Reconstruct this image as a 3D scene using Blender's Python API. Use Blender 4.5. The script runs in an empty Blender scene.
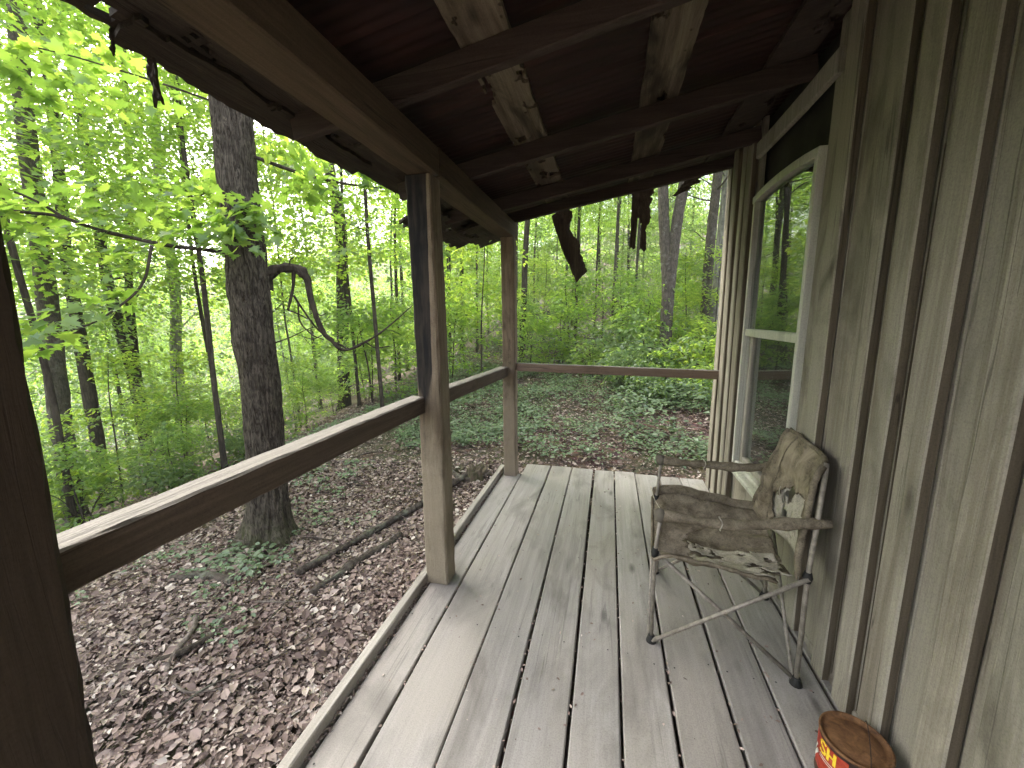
import bpy, math, random
import numpy as np
from mathutils import noise, Vector
R = math.radians
rng = np.random.default_rng(7)
random.seed(7)
scene = bpy.context.scene
COL = scene.collection

# ------------------------------------------------------------------ helpers
def mesh_from(name, V, F):
    """V (n,3); F list of faces (any length) or an (m,q) array."""
    me = bpy.data.meshes.new(name)
    V = np.asarray(V, dtype=np.float32)
    if isinstance(F, np.ndarray):
        m, q = F.shape
        me.vertices.add(len(V)); me.vertices.foreach_set('co', V.ravel())
        me.loops.add(m*q); me.loops.foreach_set('vertex_index', F.astype(np.int32).ravel())
        me.polygons.add(m)
        me.polygons.foreach_set('loop_start', np.arange(0, m*q, q, dtype=np.int32))
        me.update(calc_edges=True)
    else:
        me.from_pydata([tuple(map(float, v)) for v in V], [], [tuple(map(int, f)) for f in F])
        me.update()
    return me

class MB:
    def __init__(s): s.V = []; s.F = []; s.n = 0
    def add(s, V, F):
        V = np.asarray(V, float)
        s.V.append(V); s.F += [[i+s.n for i in f] for f in F]; s.n += len(V)
    def build(s, name, mat, parent=None, loc=(0, 0, 0), smooth=False):
        V = np.concatenate(s.V) - np.array(loc)
        me = mesh_from(name, V, s.F)
        return link(name, me, mat, parent, smooth)

def link(name, me, mat, parent=None, smooth=False):
    o = bpy.data.objects.new(name, me); COL.objects.link(o)
    if mat and not me.materials: me.materials.append(mat)
    if smooth: me.polygons.foreach_set('use_smooth', np.ones(len(me.polygons), dtype=bool))
    if parent: o.parent = parent
    return o

def empty(name, loc, label, cat, group=None, rz=0.0):
    o = bpy.data.objects.new(name, None); COL.objects.link(o)
    o.location = loc; o.rotation_euler = (0, 0, rz); o.empty_display_size = .1
    o['label'] = label; o['category'] = cat
    if group: o['group'] = group
    return o

def tag(o, label=None, cat=None, group=None, kind=None):
    if label: o['label'] = label
    if cat: o['category'] = cat
    if group: o['group'] = group
    if kind: o['kind'] = kind
    return o

def copy_tree(root, loc, rz, sc, label, group, name=None):
    r = root.copy(); COL.objects.link(r)
    r.location = loc; r.rotation_euler = (0, 0, rz); r.scale = (sc, sc, sc)
    r['label'] = label
    if group: r['group'] = group
    for ch in list(root.children):
        c = ch.copy(); COL.objects.link(c); c.parent = r
    return r

def nrm(v):
    v = np.asarray(v, float); return v/np.linalg.norm(v)

def beam(p0, p1, w, h, up=(0, 0, 1), seg=8, jit=.002, bev=.006, rnd=None, sag=0., taper=1.0):
    """A sawn timber from p0 to p1 (its axis), w across, h along 'up'; worn rounded edges, slight wobble."""
    p0 = np.array(p0, float); p1 = np.array(p1, float)
    a = nrm(p1-p0); up = np.array(up, float); u = nrm(up-a*np.dot(up, a)); s = np.cross(a, u)
    rr = rnd or random
    b = min(bev, w*.3, h*.3)
    prof = [(-w/2+b, -h/2), (w/2-b, -h/2), (w/2, -h/2+b), (w/2, h/2-b), (w/2-b, h/2), (-w/2+b, h/2), (-w/2, h/2-b), (-w/2, -h/2+b)]
    V = []; F = []
    ph = rr.uniform(0, 9)
    for i in range(seg+1):
        t = i/seg
        c = p0*(1-t)+p1*t - u*sag*4*t*(1-t)
        c = c + s*jit*math.sin(ph+5*t) + u*jit*.6*math.sin(ph*2+4*t)
        k = 1+(taper-1)*t
        for (x, y) in prof:
            V.append(c+s*(x*k+rr.uniform(-jit, jit)*.5)+u*(y*k+rr.uniform(-jit, jit)*.5))
    for i in range(seg):
        for j in range(8):
            F.append([(i+1)*8+j, (i+1)*8+(j+1) % 8, i*8+(j+1) % 8, i*8+j])
    F.append(list(range(8))); F.append([seg*8+j for j in range(7, -1, -1)])
    return V, F

def tube(pts, rad, sides=8, rough=0., seed=0, cap=True):
    pts = np.asarray(pts, float); n = len(pts)
    rad = np.full(n, rad, float) if np.isscalar(rad) else np.asarray(rad, float)
    V = []; F = []; prev = None
    for i in range(n):
        d = nrm(pts[min(i+1, n-1)]-pts[max(i-1, 0)])
        if prev is None:
            ref = np.array([0, 0, 1.]) if abs(d[2]) < .9 else np.array([1., 0, 0])
            u = nrm(np.cross(ref, d))
        else:
            u = nrm(prev-d*np.dot(prev, d))
        prev = u; w = np.cross(d, u)
        for j in range(sides):
            an = 2*math.pi*j/sides
            r = rad[i]
            if rough: r *= 1+rough*noise.noise(Vector((math.cos(an)*2+seed, math.sin(an)*2, pts[i][2]*4+i*.35)))
            V.append(pts[i]+(u*math.cos(an)+w*math.sin(an))*r)
    for i in range(n-1):
        for j in range(sides):
            F.append([i*sides+j, i*sides+(j+1) % sides, (i+1)*sides+(j+1) % sides, (i+1)*sides+j])
    if cap:
        F.append(list(range(sides-1, -1, -1))); F.append([(n-1)*sides+j for j in range(sides)])
    return V, F

def smooth_path(pts, k=6):
    """Catmull-Rom through pts."""
    P = np.asarray(pts, float); P = np.vstack([2*P[0]-P[1], P, 2*P[-1]-P[-2]]); out = []
    for i in range(1, len(P)-2):
        for t in np.linspace(0, 1, k, endpoint=False):
            a, b, c, d = P[i-1:i+3]
            out.append(.5*((2*b)+(c-a)*t+(2*a-5*b+4*c-d)*t*t+(3*b-a-3*c+d)*t**3))
    out.append(P[-2]); return np.array(out)

# ------------------------------------------------------------------ materials
class NT:
    def __init__(s, name):
        s.m = bpy.data.materials.new(name); s.m.use_nodes = True
        s.t = s.m.node_tree; s.t.nodes.clear(); s.L = s.t.links.new
    def n(s, typ, **kw):
        nd = s.t.nodes.new(typ)
        for k, v in kw.items():
            if k.startswith('i_'):
                key = k[2:]; key = int(key) if key.isdigit() else key.replace('_', ' ')
                if hasattr(v, 'is_output') or isinstance(v, bpy.types.NodeSocket): s.L(v, nd.inputs[key])
                else: nd.inputs[key].default_value = v
            else: setattr(nd, k, v)
        return nd
    def math(s, op, a, b=None, clamp=False):
        nd = s.t.nodes.new('ShaderNodeMath'); nd.operation = op; nd.use_clamp = clamp
        for i, v in enumerate((a, b)):
            if v is None: continue
            if isinstance(v, bpy.types.NodeSocket): s.L(v, nd.inputs[i])
            else: nd.inputs[i].default_value = v
        return nd.outputs[0]
    def ramp(s, fac, stops, interp='LINEAR'):
        nd = s.t.nodes.new('ShaderNodeValToRGB'); cr = nd.color_ramp; cr.interpolation = interp
        while len(cr.elements) < len(stops): cr.elements.new(.5)
        for e, (p, c) in zip(cr.elements, stops):
            e.position = p; e.color = (c, c, c, 1) if np.isscalar(c) else (*c, 1)
        s.L(fac, nd.inputs[0]); return nd.outputs[0]
    def mix(s, fac, a, b, blend='MIX'):
        nd = s.t.nodes.new('ShaderNodeMix'); nd.data_type = 'RGBA'; nd.blend_type = blend
        for idx, v in ((0, fac), (6, a), (7, b)):
            if isinstance(v, bpy.types.NodeSocket): s.L(v, nd.inputs[idx])
            elif idx == 0: nd.inputs[0].default_value = v
            else: nd.inputs[idx].default_value = (*v, 1)
        return nd.outputs[2]
    def noise(s, vec, scale, detail=4, rough=.55, dist=0.):
        nd = s.n('ShaderNodeTexNoise', i_Scale=scale, i_Detail=detail, i_Roughness=rough, i_Distortion=dist)
        s.L(vec, nd.inputs['Vector']); return nd.outputs[0]
    def mapping(s, vec, scale=(1, 1, 1), loc=None):
        nd = s.t.nodes.new('ShaderNodeMapping'); nd.inputs['Scale'].default_value = scale
        s.L(vec, nd.inputs['Vector'])
        if loc is not None: s.L(loc, nd.inputs['Location'])
        return nd.outputs[0]
    def out(s, col, rough=.8, bump=None, strength=.3, dist=.01, spec=.3, metallic=0.):
        p = s.n('ShaderNodeBsdfPrincipled'); p.inputs['Specular IOR Level'].default_value = spec
        p.inputs['Metallic'].default_value = metallic
        if isinstance(col, bpy.types.NodeSocket): s.L(col, p.inputs['Base Color'])
        else: p.inputs['Base Color'].default_value = (*col, 1)
        if isinstance(rough, bpy.types.NodeSocket): s.L(rough, p.inputs['Roughness'])
        else: p.inputs['Roughness'].default_value = rough
        if bump is not None:
            b = s.n('ShaderNodeBump', i_Strength=strength, i_Distance=dist); s.L(bump, b.inputs['Height'])
            s.L(b.outputs[0], p.inputs['Normal'])
        o = s.n('ShaderNodeOutputMaterial'); s.L(p.outputs[0], o.inputs[0]); return s.m

def wood(name, dark, light, grain='y', stain=None, stain_amt=.5, rough=.85, bump=.35, var=.25, knots=.6, fine=52., alt=None, post_stain=False, streak=None, cracks=.5):
    k = NT(name)
    tc = k.n('ShaderNodeTexCoord').outputs['Object']
    isl = k.n('ShaderNodeNewGeometry').outputs['Random Per Island']
    off = k.n('ShaderNodeCombineXYZ', i_0=k.math('MULTIPLY', isl, 37.), i_1=k.math('MULTIPLY', isl, 91.), i_2=k.math('MULTIPLY', isl, 53.)).outputs[0]
    al = {'x': (.045, 1, 1), 'y': (1, .045, 1), 'z': (1, 1, .045)}[grain]
    kn = {'x': (.35, 1, 1), 'y': (1, .35, 1), 'z': (1, 1, .35)}[grain]
    g = k.mapping(tc, al, off)
    g1 = k.noise(g, fine, 7, .65, .8)
    g2 = k.noise(g, fine*3.2, 4, .6, .3)
    iso = k.mapping(tc, kn, off)
    blot = k.noise(iso, 4.5, 5, .6, .6)
    fac = k.math('ADD', k.math('MULTIPLY', g1, .75), k.math('MULTIPLY', g2, .25))
    col = k.ramp(fac, [(.3, dark), (.52, tuple(.5*(a+b) for a, b in zip(dark, light))), (.7, light)])
    if alt: col = k.mix(k.ramp(k.noise(iso, 2.2, 3, .5, .4), [(.42, 0.), (.62, 1.)]), col, k.mix(.65, col, alt))
    if stain: col = k.mix(k.math('MULTIPLY', k.ramp(blot, [(.5, 0.), (.68, 1.)]), stain_amt), col, stain)
    if streak:
        st = k.ramp(k.noise(k.mapping(tc, tuple(v*(.7 if v < .5 else 1) for v in al), off), 9., 4, .7, .5), [(.52, 0.), (.66, 1.)])
        col = k.mix(k.math('MULTIPLY', st, .75), col, streak)
    # knots and old nail stains
    vo = k.n('ShaderNodeTexVoronoi', i_Scale=5.); k.L(iso, vo.inputs['Vector'])
    kf = k.math('MULTIPLY', k.ramp(vo.outputs['Distance'], [(.03, 1.), (.11, 0.)]), knots)
    col = k.mix(kf, col, tuple(.35*c for c in dark))
    # hairline drying cracks along the grain, fine speckle of dirt
    ck = k.noise(k.mapping(tc, tuple(v*(.6 if v < .5 else 1) for v in al), off), 16., 3, .5, .4)
    ck = k.ramp(k.math('ABSOLUTE', k.math('SUBTRACT', ck, .5)), [(0., 1.), (.006, 1.), (.011, 0.)])
    ck = k.math('MULTIPLY', ck, k.ramp(k.noise(iso, 3., 2), [(.45, 0.), (.58, cracks)]))
    col = k.mix(ck, col, tuple(.22*c for c in dark))
    sp = k.ramp(k.noise(tc, 190., 3, .7), [(.32, .72), (.5, 1.), (.7, 1.14)])
    col = k.mix(.75, col, k.n('ShaderNodeCombineColor', i_0=sp, i_1=sp, i_2=sp).outputs[0], 'MULTIPLY')
    # per board brightness
    br = k.math('ADD', k.math('MULTIPLY', isl, var*2), 1-var)
    bc = k.n('ShaderNodeCombineXYZ', i_0=br, i_1=br, i_2=br).outputs[0]
    col = k.mix(1., col, bc, 'MULTIPLY')
    if post_stain:
        sx = k.n('ShaderNodeSeparateXYZ'); k.L(tc, sx.inputs[0])
        # V-shaped tar-black stain, its point low on the face
        v = k.math('SUBTRACT', sx.outputs[2], k.math('MULTIPLY', k.math('ABSOLUTE', k.math('ADD', sx.outputs[0], .02)), 2.4))
        v = k.math('SUBTRACT', v, k.math('MULTIPLY', k.math('MAXIMUM', k.math('SUBTRACT', sx.outputs[0], .028), 0.), 60.))
        v = k.math('ADD', v, k.math('MULTIPLY', k.noise(k.mapping(tc, (1, 1, .25), off), 22., 4), .22))
        v = k.math('SUBTRACT', v, k.math('MULTIPLY', k.math('MAXIMUM', k.math('ADD', sx.outputs[1], .055), 0.), 30.))
        col = k.mix(k.ramp(v, [(1.14, 0.), (1.20, 1.)]) if False else k.math('MULTIPLY', k.math('SUBTRACT', v, 1.12), 9., clamp=True), col, k.ramp(k.noise(k.mapping(tc, (1, 1, .12), off), 40., 5), [(.4, (.008, .0075, .008)), (.65, (.034, .027, .022))]))
    h = k.math('ADD', k.math('ADD', fac, k.math('MULTIPLY', ck, -.8)), k.math('MULTIPLY', kf, -.6))
    return k.out(col, rough, h, bump, .006, .25)

def leaf_mat(name, cols, trans=.45, tint=(1.25, 1.35, .45), gloss=.05):
    k = NT(name)
    isl = k.n('ShaderNodeNewGeometry').outputs['Random Per Island']
    n = len(cols)
    col = k.ramp(isl, [(i/(n-1), c) for i, c in enumerate(cols)])
    d = k.n('ShaderNodeBsdfDiffuse'); k.L(col, d.inputs[0])
    tcol = k.mix(1., col, tint, 'MULTIPLY')
    t = k.n('ShaderNodeBsdfTranslucent'); k.L(tcol, t.inputs[0])
    mx = k.n('ShaderNodeMixShader', i_0=trans); k.L(d.outputs[0], mx.inputs[1]); k.L(t.outputs[0], mx.inputs[2])
    g = k.n('ShaderNodeBsdfGlossy', i_Roughness=.45); g.inputs[0].default_value = (.9, .95, 1, 1)
    m2 = k.n('ShaderNodeMixShader', i_0=gloss); k.L(mx.outputs[0], m2.inputs[1]); k.L(g.outputs[0], m2.inputs[2])
    o = k.n('ShaderNodeOutputMaterial'); k.L(m2.outputs[0], o.inputs[0]); return k.m

def litter_mat():
    k = NT('dry_leaves')
    isl = k.n('ShaderNodeNewGeometry').outputs['Random Per Island']
    col = k.ramp(isl, [(0., (.06, .042, .036)), (.22, (.14, .10, .085)), (.5, (.23, .168, .145)), (.78, (.33, .255, .22)), (.94, (.43, .36, .315)), (1., (.55, .49, .44))])
    tc = k.n('ShaderNodeTexCoord').outputs['Object']
    col = k.mix(k.ramp(k.noise(tc, 1.3, 4), [(.4, 0.), (.62, .55)]), col, k.mix(.4, col, (.16, .085, .07)))
    return k.out(col, .72, k.noise(tc, 160., 2), .25, .004, .35)

def bark_mat(name, dark, light, moss=None, sc=1., lichen=None, moss_h=.5, zs=.12, dist=.5, lo=.35, hi=.62):
    k = NT(name)
    tc = k.n('ShaderNodeTexCoord').outputs['Object']
    g = k.mapping(tc, (1, 1, zs))
    n1 = k.noise(g, 30*sc, 8, .7, dist)
    n2 = k.noise(tc, 9*sc, 5, .6)
    col = k.ramp(n1, [(lo, dark), (hi, light)])
    col = k.mix(k.ramp(n2, [(.45, 0.), (.7, .55)]), col, tuple(c*.55 for c in dark))
    if lichen: col = k.mix(k.ramp(k.noise(tc, 6*sc, 6, .7), [(.55, 0.), (.66, .8)]), col, lichen)
    if moss:
        sx = k.n('ShaderNodeSeparateXYZ'); k.L(tc, sx.inputs[0])
        mz = k.math('SUBTRACT', moss_h, sx.outputs[2])
        mf = k.math('MULTIPLY', k.math('MULTIPLY', mz, 1.6, clamp=True), k.ramp(k.noise(tc, 14., 5), [(.4, 0.), (.6, .8)]))
        col = k.mix(mf, col, moss)
    return k.out(col, .95, n1, .8, .02, .1)

M = {}
M['deck'] = wood('weathered_grey_decking', (.20, .185, .175), (.33, .308, .294), 'y', stain=(.12, .108, .098), stain_amt=.7, rough=.62, var=.12, knots=.75, fine=26., alt=(.27, .243, .215), cracks=.3)
M['kick'] = wood('grey_edge_board_wood', (.21, .19, .165), (.36, .335, .30), 'y', stain=(.16, .14, .115), var=.1)
M['rail'] = wood('rail_wood', (.05, .035, .025), (.12, .09, .065), 'y', stain=(.03, .022, .016), var=.08)
M['railx'] = wood('cross_rail_wood', (.13, .085, .06), (.25, .185, .145), 'x', stain=(.08, .06, .045), var=.08)
M['rail_top'] = wood('pale_grey_rail_wood', (.15, .135, .115), (.25, .228, .20), 'y', stain=(.12, .11, .10), var=.05)
M['post'] = wood('post_wood', (.10, .07, .046), (.24, .185, .13), 'z', stain=(.065, .046, .03), stain_amt=.8, var=.04, alt=(.21, .175, .13), cracks=.8)
M['post_charred'] = wood('black_stained_post_wood', (.115, .085, .056), (.29, .235, .17), 'z', stain=(.07, .05, .032), stain_amt=.85, var=.04, alt=(.24, .205, .15), cracks=.8, post_stain=True)
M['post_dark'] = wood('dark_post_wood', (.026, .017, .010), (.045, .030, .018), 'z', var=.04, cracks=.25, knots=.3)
M['beam'] = wood('beam_wood', (.055, .038, .024), (.115, .082, .054), 'y', stain=(.035, .025, .016), stain_amt=.5, var=.08)
M['rafter'] = wood('rafter_wood', (.032, .022, .018), (.078, .058, .05), 'x', stain=(.018, .012, .010), var=.12, bump=.3)
M['purlin'] = wood('pale_rotten_board', (.09, .068, .046), (.26, .215, .155), 'y', stain=(.018, .013, .01), stain_amt=1., var=.1, streak=(.05, .036, .025), bump=.6, alt=(.10, .078, .055), knots=.95)
M['rot'] = wood('black_rotten_wood', (.028, .021, .016), (.095, .072, .055), 'z', stain=(.014, .011, .009), bump=.9, var=.2)
M['eave'] = wood('rotten_eave_wood', (.018, .014, .011), (.065, .05, .037), 'y', stain=(.01, .008, .006), stain_amt=.8, bump=.9, var=.3, streak=(.02, .016, .013))
M['wall'] = wood('weathered_siding', (.19, .168, .132), (.315, .281, .229), 'z', stain=(.105, .092, .07), stain_amt=.85, rough=.9, var=.10, knots=.75, fine=70., alt=(.26, .24, .20), streak=(.14, .115, .087), bump=.45)
M['wall_edge'] = wood('shaded_batten_edge', (.06, .047, .032), (.13, .105, .075), 'z', var=.1, fine=60.)
M['sill'] = wood('white_window_paint', (.38, .37, .325), (.56, .55, .48), 'z', stain=(.25, .235, .19), stain_amt=.6, rough=.5, var=.04, knots=.0, bump=.1)
M['old_frame'] = wood('old_window_trim', (.20, .18, .15), (.38, .35, .31), 'z', stain=(.16, .14, .11), var=.05)

def m_roof():
    k = NT('rust_red_roof_sheet')
    tc = k.n('ShaderNodeTexCoord').outputs['Object']
    n = k.noise(k.mapping(tc, (.15, 1, 1)), 9., 6, .6, .4)
    col = k.ramp(n, [(.3, (.013, .006, .005)), (.55, (.030, .0115, .009)), (.75, (.06, .024, .018))])
    b = k.noise(tc, 3., 5, .6)
    col = k.mix(k.ramp(b, [(.5, 0.), (.7, .8)]), col, (.014, .009, .009))
    return k.out(col, .7, n, .3, .005, .25)
M['roof'] = m_roof()
def m_dark(name, c, rough=.9):
    k = NT(name); tc = k.n('ShaderNodeTexCoord').outputs['Object']
    n = k.noise(tc, 5., 5)
    return k.out(k.ramp(n, [(.3, tuple(v*.6 for v in c)), (.7, tuple(v*1.3 for v in c))]), rough, n, .3, .01, .2)
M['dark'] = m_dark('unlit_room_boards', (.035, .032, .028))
M['soil'] = None
def m_glass():
    k = NT('window_glass')
    tr = k.n('ShaderNodeBsdfTransparent'); tr.inputs[0].default_value = (.82, .86, .83, 1)
    gl = k.n('ShaderNodeBsdfGlossy', i_Roughness=.015); gl.inputs[0].default_value = (.93, .97, .95, 1)
    tc = k.n('ShaderNodeTexCoord').outputs['Object']
    w = k.n('ShaderNodeBump', i_Strength=.05, i_Distance=.02); k.L(k.noise(tc, 2.5, 1), w.inputs['Height'])
    k.L(w.outputs[0], gl.inputs['Normal'])
    fr = k.n('ShaderNodeFresnel', i_IOR=1.6)
    f2 = k.math('MULTIPLY', fr.outputs[0], 1.6, clamp=True)
    mx = k.n('ShaderNodeMixShader'); k.L(f2, mx.inputs[0]); k.L(tr.outputs[0], mx.inputs[1]); k.L(gl.outputs[0], mx.inputs[2])
    # dust film on the pane
    df = k.n('ShaderNodeBsdfDiffuse'); df.inputs[0].default_value = (.35, .36, .33, 1)
    dm = k.math('MULTIPLY', k.ramp(k.noise(tc, 6., 6, .7), [(.35, .25), (.75, 1.)]), .09)
    m2 = k.n('ShaderNodeMixShader'); k.L(dm, m2.inputs[0]); k.L(mx.outputs[0], m2.inputs[1]); k.L(df.outputs[0], m2.inputs[2])
    o = k.n('ShaderNodeOutputMaterial'); k.L(m2.outputs[0], o.inputs[0]); return k.m
M['glass'] = m_glass()

def m_fabric(name, a, b, c, patch=None, lo=.55, hi=.62):
    k = NT(name); tc = k.n('ShaderNodeTexCoord').outputs['Object']
    n1 = k.noise(tc, 14., 6, .65, .5); n2 = k.noise(tc, 45., 4, .7)
    col = k.ramp(n1, [(.3, a), (.5, b), (.7, c)])
    col = k.mix(k.ramp(n2, [(.52, 0.), (.70, .5)]), col, tuple(v*.4 for v in a))
    n3 = k.noise(tc, 160., 4, .75); sp = k.ramp(n3, [(.3, .62), (.5, 1.), (.7, 1.3)])
    col = k.mix(.8, col, k.n('ShaderNodeCombineColor', i_0=sp, i_1=sp, i_2=sp).outputs[0], 'MULTIPLY')
    if patch:
        col = k.mix(k.ramp(k.noise(tc, 6.5, 6, .6, .8), [(lo, 0.), (hi, 1.)]), col, patch)
    wv = k.n('ShaderNodeTexWave', i_Scale=260.); k.L(tc, wv.inputs['Vector'])
    h = k.math('ADD', n1, k.math('MULTIPLY', wv.outputs[0], .08))
    return k.out(col, .95, h, .4, .008, .1)
M['canvas'] = m_fabric('mildewed_brown_canvas', (.085, .069, .049), (.155, .129, .095), (.235, .20, .152))
M['canvas_torn'] = m_fabric('torn_tan_canvas', (.085, .068, .047), (.165, .135, .098), (.25, .21, .155), (.30, .25, .185), .46, .62)
M['lining'] = m_fabric('grey_green_lining', (.27, .245, .20), (.38, .345, .285), (.45, .415, .345))
def m_metal():
    k = NT('dull_chair_tube'); tc = k.n('ShaderNodeTexCoord').outputs['Object']
    n = k.noise(tc, 30., 6, .7)
    col = k.ramp(n, [(.4, (.16, .14, .115)), (.6, (.28, .25, .21)), (.72, (.12, .08, .055))])
    return k.out(col, .5, n, .15, .003, .4, .15)
M['tube'] = m_metal()
M['black_plastic'] = m_dark('black_hub_plastic', (.02, .02, .019), .6)
M['pouch'] = m_dark('grey_foam_knob', (.12, .105, .085), .95)

# ------------------------------------------------------------------ terrain
def softplus(t, w=.6): return np.where(t/w > 30, t, w*np.log1p(np.exp(np.clip(t/w, -40, 30))))
def g(x, y):
    x = np.asarray(x, float); y = np.asarray(y, float)
    z = -.49+.03*np.clip(y, -4, 60)+.06*np.clip(x+1, -14, 30)
    z = z+.055*softplus(y-6.2, 1.)
    z = z-.30*softplus(-5.2-x, .6)*(1-np.clip((-x-32)/60, 0, .9))
    z = z+.22*softplus(y-34, 6.)
    z = z+.035*np.sin(1.7*x+.6*y)+.03*np.sin(2.3*y-1.1*x+1.)+.012*np.sin(6*x+2)*np.sin(5*y)
    return z
def gz(x, y): return float(g(x, y))

def make_ground():
    xs = np.concatenate([np.linspace(-130, -30, 16), np.linspace(-28, -8.5, 40), np.linspace(-8, 6, 113), np.linspace(7, 40, 34), np.linspace(46, 130, 12)])
    ys = np.concatenate([np.linspace(-110, -12, 14), np.linspace(-10, -1, 19), np.linspace(-.8, 13, 111), np.linspace(13.5, 45, 64), np.linspace(50, 150, 16)])
    X, Y = np.meshgrid(xs, ys, indexing='ij'); Z = g(X, Y)
    V = np.stack([X, Y, Z], -1).reshape(-1, 3)
    nx, ny = len(xs), len(ys); I = np.arange(nx*ny).reshape(nx, ny)
    F = np.stack([I[:-1, :-1], I[1:, :-1], I[1:, 1:], I[:-1, 1:]], -1).reshape(-1, 4)
    k = NT('forest_floor')
    tc = k.n('ShaderNodeTexCoord').outputs['Object']
    n1 = k.noise(tc, 9., 8, .7); n2 = k.noise(tc, .55, 4, .6)
    vo = k.n('ShaderNodeTexVoronoi', i_Scale=16.); k.L(tc, vo.inputs['Vector'])
    col = k.ramp(n1, [(.3, (.035, .024, .02)), (.5, (.10, .068, .055)), (.7, (.20, .145, .115))])
    col = k.mix(.35, col, k.mix(1., col, vo.outputs['Color'], 'MULTIPLY'))
    col = k.mix(k.ramp(n2, [(.45, 0.), (.62, .6)]), col, (.055, .075, .032))
    m = k.out(col, .95, n1, .8, .04, .15)
    o = link('forest_ground', mesh_from('forest_ground', V, F), m, None, True)
    tag(o, 'leaf covered woodland ground sloping away to the left of the porch', 'ground', kind='structure')
make_ground()

# ------------------------------------------------------------------ scatter of leaf shapes
LEAF6 = (np.array([[0, 0, 0], [-.24, .28, .07], [-.20, .66, .08], [0, 1, -.04], [.20, .66, .08], [.24, .28, .07]]), np.array([[0, 1, 2, 3], [0, 3, 4, 5]]))
LEAF4 = (np.array([[0, 0, 0], [-.30, .45, .08], [0, 1, -.03], [.30, .45, .08]]), np.array([[0, 3, 2, 1]]))
_mp = [(0, 0), (.16, .02), (.34, -.06), (.30, .14), (.60, .30), (.40, .38), (.46, .52), (.20, .50), (.22, .74), (.10, .72), (0, 1.0)]
_h = [(x, y, abs(x)*.22-.12*y*y) for x, y in _mp]
_v = _h+[(-x, y, z) for x, y, z in _h[1:-1]]
MAPLE = (np.array(_v)-np.array([0, 0, 0]), np.array([list(range(0, 11)), [0, 10]+list(range(19, 10, -1))]))

def leaf_mesh(name, shape, pos, fwd, nor, size):
    T, Fc = shape
    fwd = fwd/np.linalg.norm(fwd, axis=1, keepdims=True)
    nor = nor-fwd*np.sum(nor*fwd, 1, keepdims=True); nor = nor/(np.linalg.norm(nor, axis=1, keepdims=True)+1e-9)
    sd = np.cross(fwd, nor)
    N = len(pos); k = len(T)
    V = pos[:, None, :]+size[:, None, None]*(T[None, :, 0:1]*sd[:, None, :]+T[None, :, 1:2]*fwd[:, None, :]+T[None, :, 2:3]*nor[:, None, :])
    F = (Fc[None]+(np.arange(N)*k)[:, None, None]).reshape(-1, Fc.shape[1])
    return mesh_from(name, V.reshape(-1, 3), F)

def sprays(C, rad, nleaf, r, droop=.25, tilt=.25, dirs=None):
    """Flat layered leaf sprays: for each centre a tilted disc of leaves, as maple and beech twigs hold them."""
    P = []; Fw = []; Nn = []
    for i, c in enumerate(C):
        rr = rad[i] if not np.isscalar(rad) else rad
        n = int(nleaf[i]) if not np.isscalar(nleaf) else nleaf
        if dirs is None: a0 = r.uniform(0, 2*math.pi); d = np.array([math.cos(a0), math.sin(a0), -droop*r.uniform(.2, 1.6)])
        else: d = np.array(dirs[i], float)+np.array([0, 0, -droop*r.uniform(.0, 1.3)])
        d = d/np.linalg.norm(d)
        up = np.array([r.normal(0, tilt), r.normal(0, tilt), 1.]); up = up-d*np.dot(up, d); up /= np.linalg.norm(up)
        s = np.cross(d, up)
        t = r.uniform(-1, 1, n); w = (1-np.abs(t)**1.6)*.75+.1
        u = r.uniform(-1, 1, n)*w
        p = c+rr*(t[:, None]*d+u[:, None]*s)+up*r.normal(0, .07*rr+.012, n)[:, None]-np.array([0, 0, 1.])*(.16*rr*(t+1)**2*.5)[:, None]
        f = d*(.7+r.normal(0, .35, n))[:, None]+s*(np.sign(u)*.8+r.normal(0, .4, n))[:, None]+up*r.normal(-.15, .3, n)[:, None]
        nn = up+r.normal(0, .33, (n, 3))
        P.append(p); Fw.append(f); Nn.append(nn)
    return np.concatenate(P), np.concatenate(Fw), np.concatenate(Nn)

M['leaf_bright'] = leaf_mat('bright_maple_leaves', [(.07, .14, .022), (.09, .175, .028), (.115, .205, .034), (.155, .245, .042)], .6, (3.5, 2.9, 2.2))
M['leaf_mid'] = leaf_mat('mid_green_leaves', [(.065, .125, .024), (.085, .155, .03), (.12, .19, .034), (.14, .21, .04)], .62, (4.4, 3.6, 2.4))
M['leaf_dull'] = leaf_mat('cool_green_leaves', [(.055, .105, .036), (.075, .13, .04), (.10, .155, .05), (.12, .175, .06)], .6, (4.0, 3.5, 2.3))
M['leaf_yellow'] = leaf_mat('yellow_green_leaves', [(.11, .17, .03), (.14, .205, .036), (.17, .24, .045)], .6, (2.6, 2.5, 1.4))
M['leaf_cover'] = leaf_mat('ground_plant_leaves', [(.085, .13, .065), (.115, .17, .085), (.15, .205, .11), (.20, .25, .15)], .35, (1.3, 1.4, .8), .05)
M['bark_oak'] = bark_mat('furrowed_grey_bark', (.024, .019, .014), (.13, .112, .09), (.06, .075, .022), 1.35, None, .45, .2, 1.6, .4, .6)
M['bark_grey'] = bark_mat('grey_bark', (.045, .038, .031), (.125, .108, .09), None, 1.3, (.17, .17, .145), .5, .2, 1.)
M['bark_dark'] = bark_mat('dark_bark', (.028, .023, .018), (.085, .07, .056), None, 1.)
M['bark_pale'] = bark_mat('pale_bark', (.13, .125, .11), (.30, .29, .26), None, 1., (.09, .085, .075))
M['dead'] = bark_mat('dead_wood', (.03, .024, .02), (.115, .095, .08), None, .9, (.15, .155, .12))
M['twig'] = bark_mat('pale_twig', (.08, .065, .055), (.24, .20, .175), None, 1.)
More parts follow.
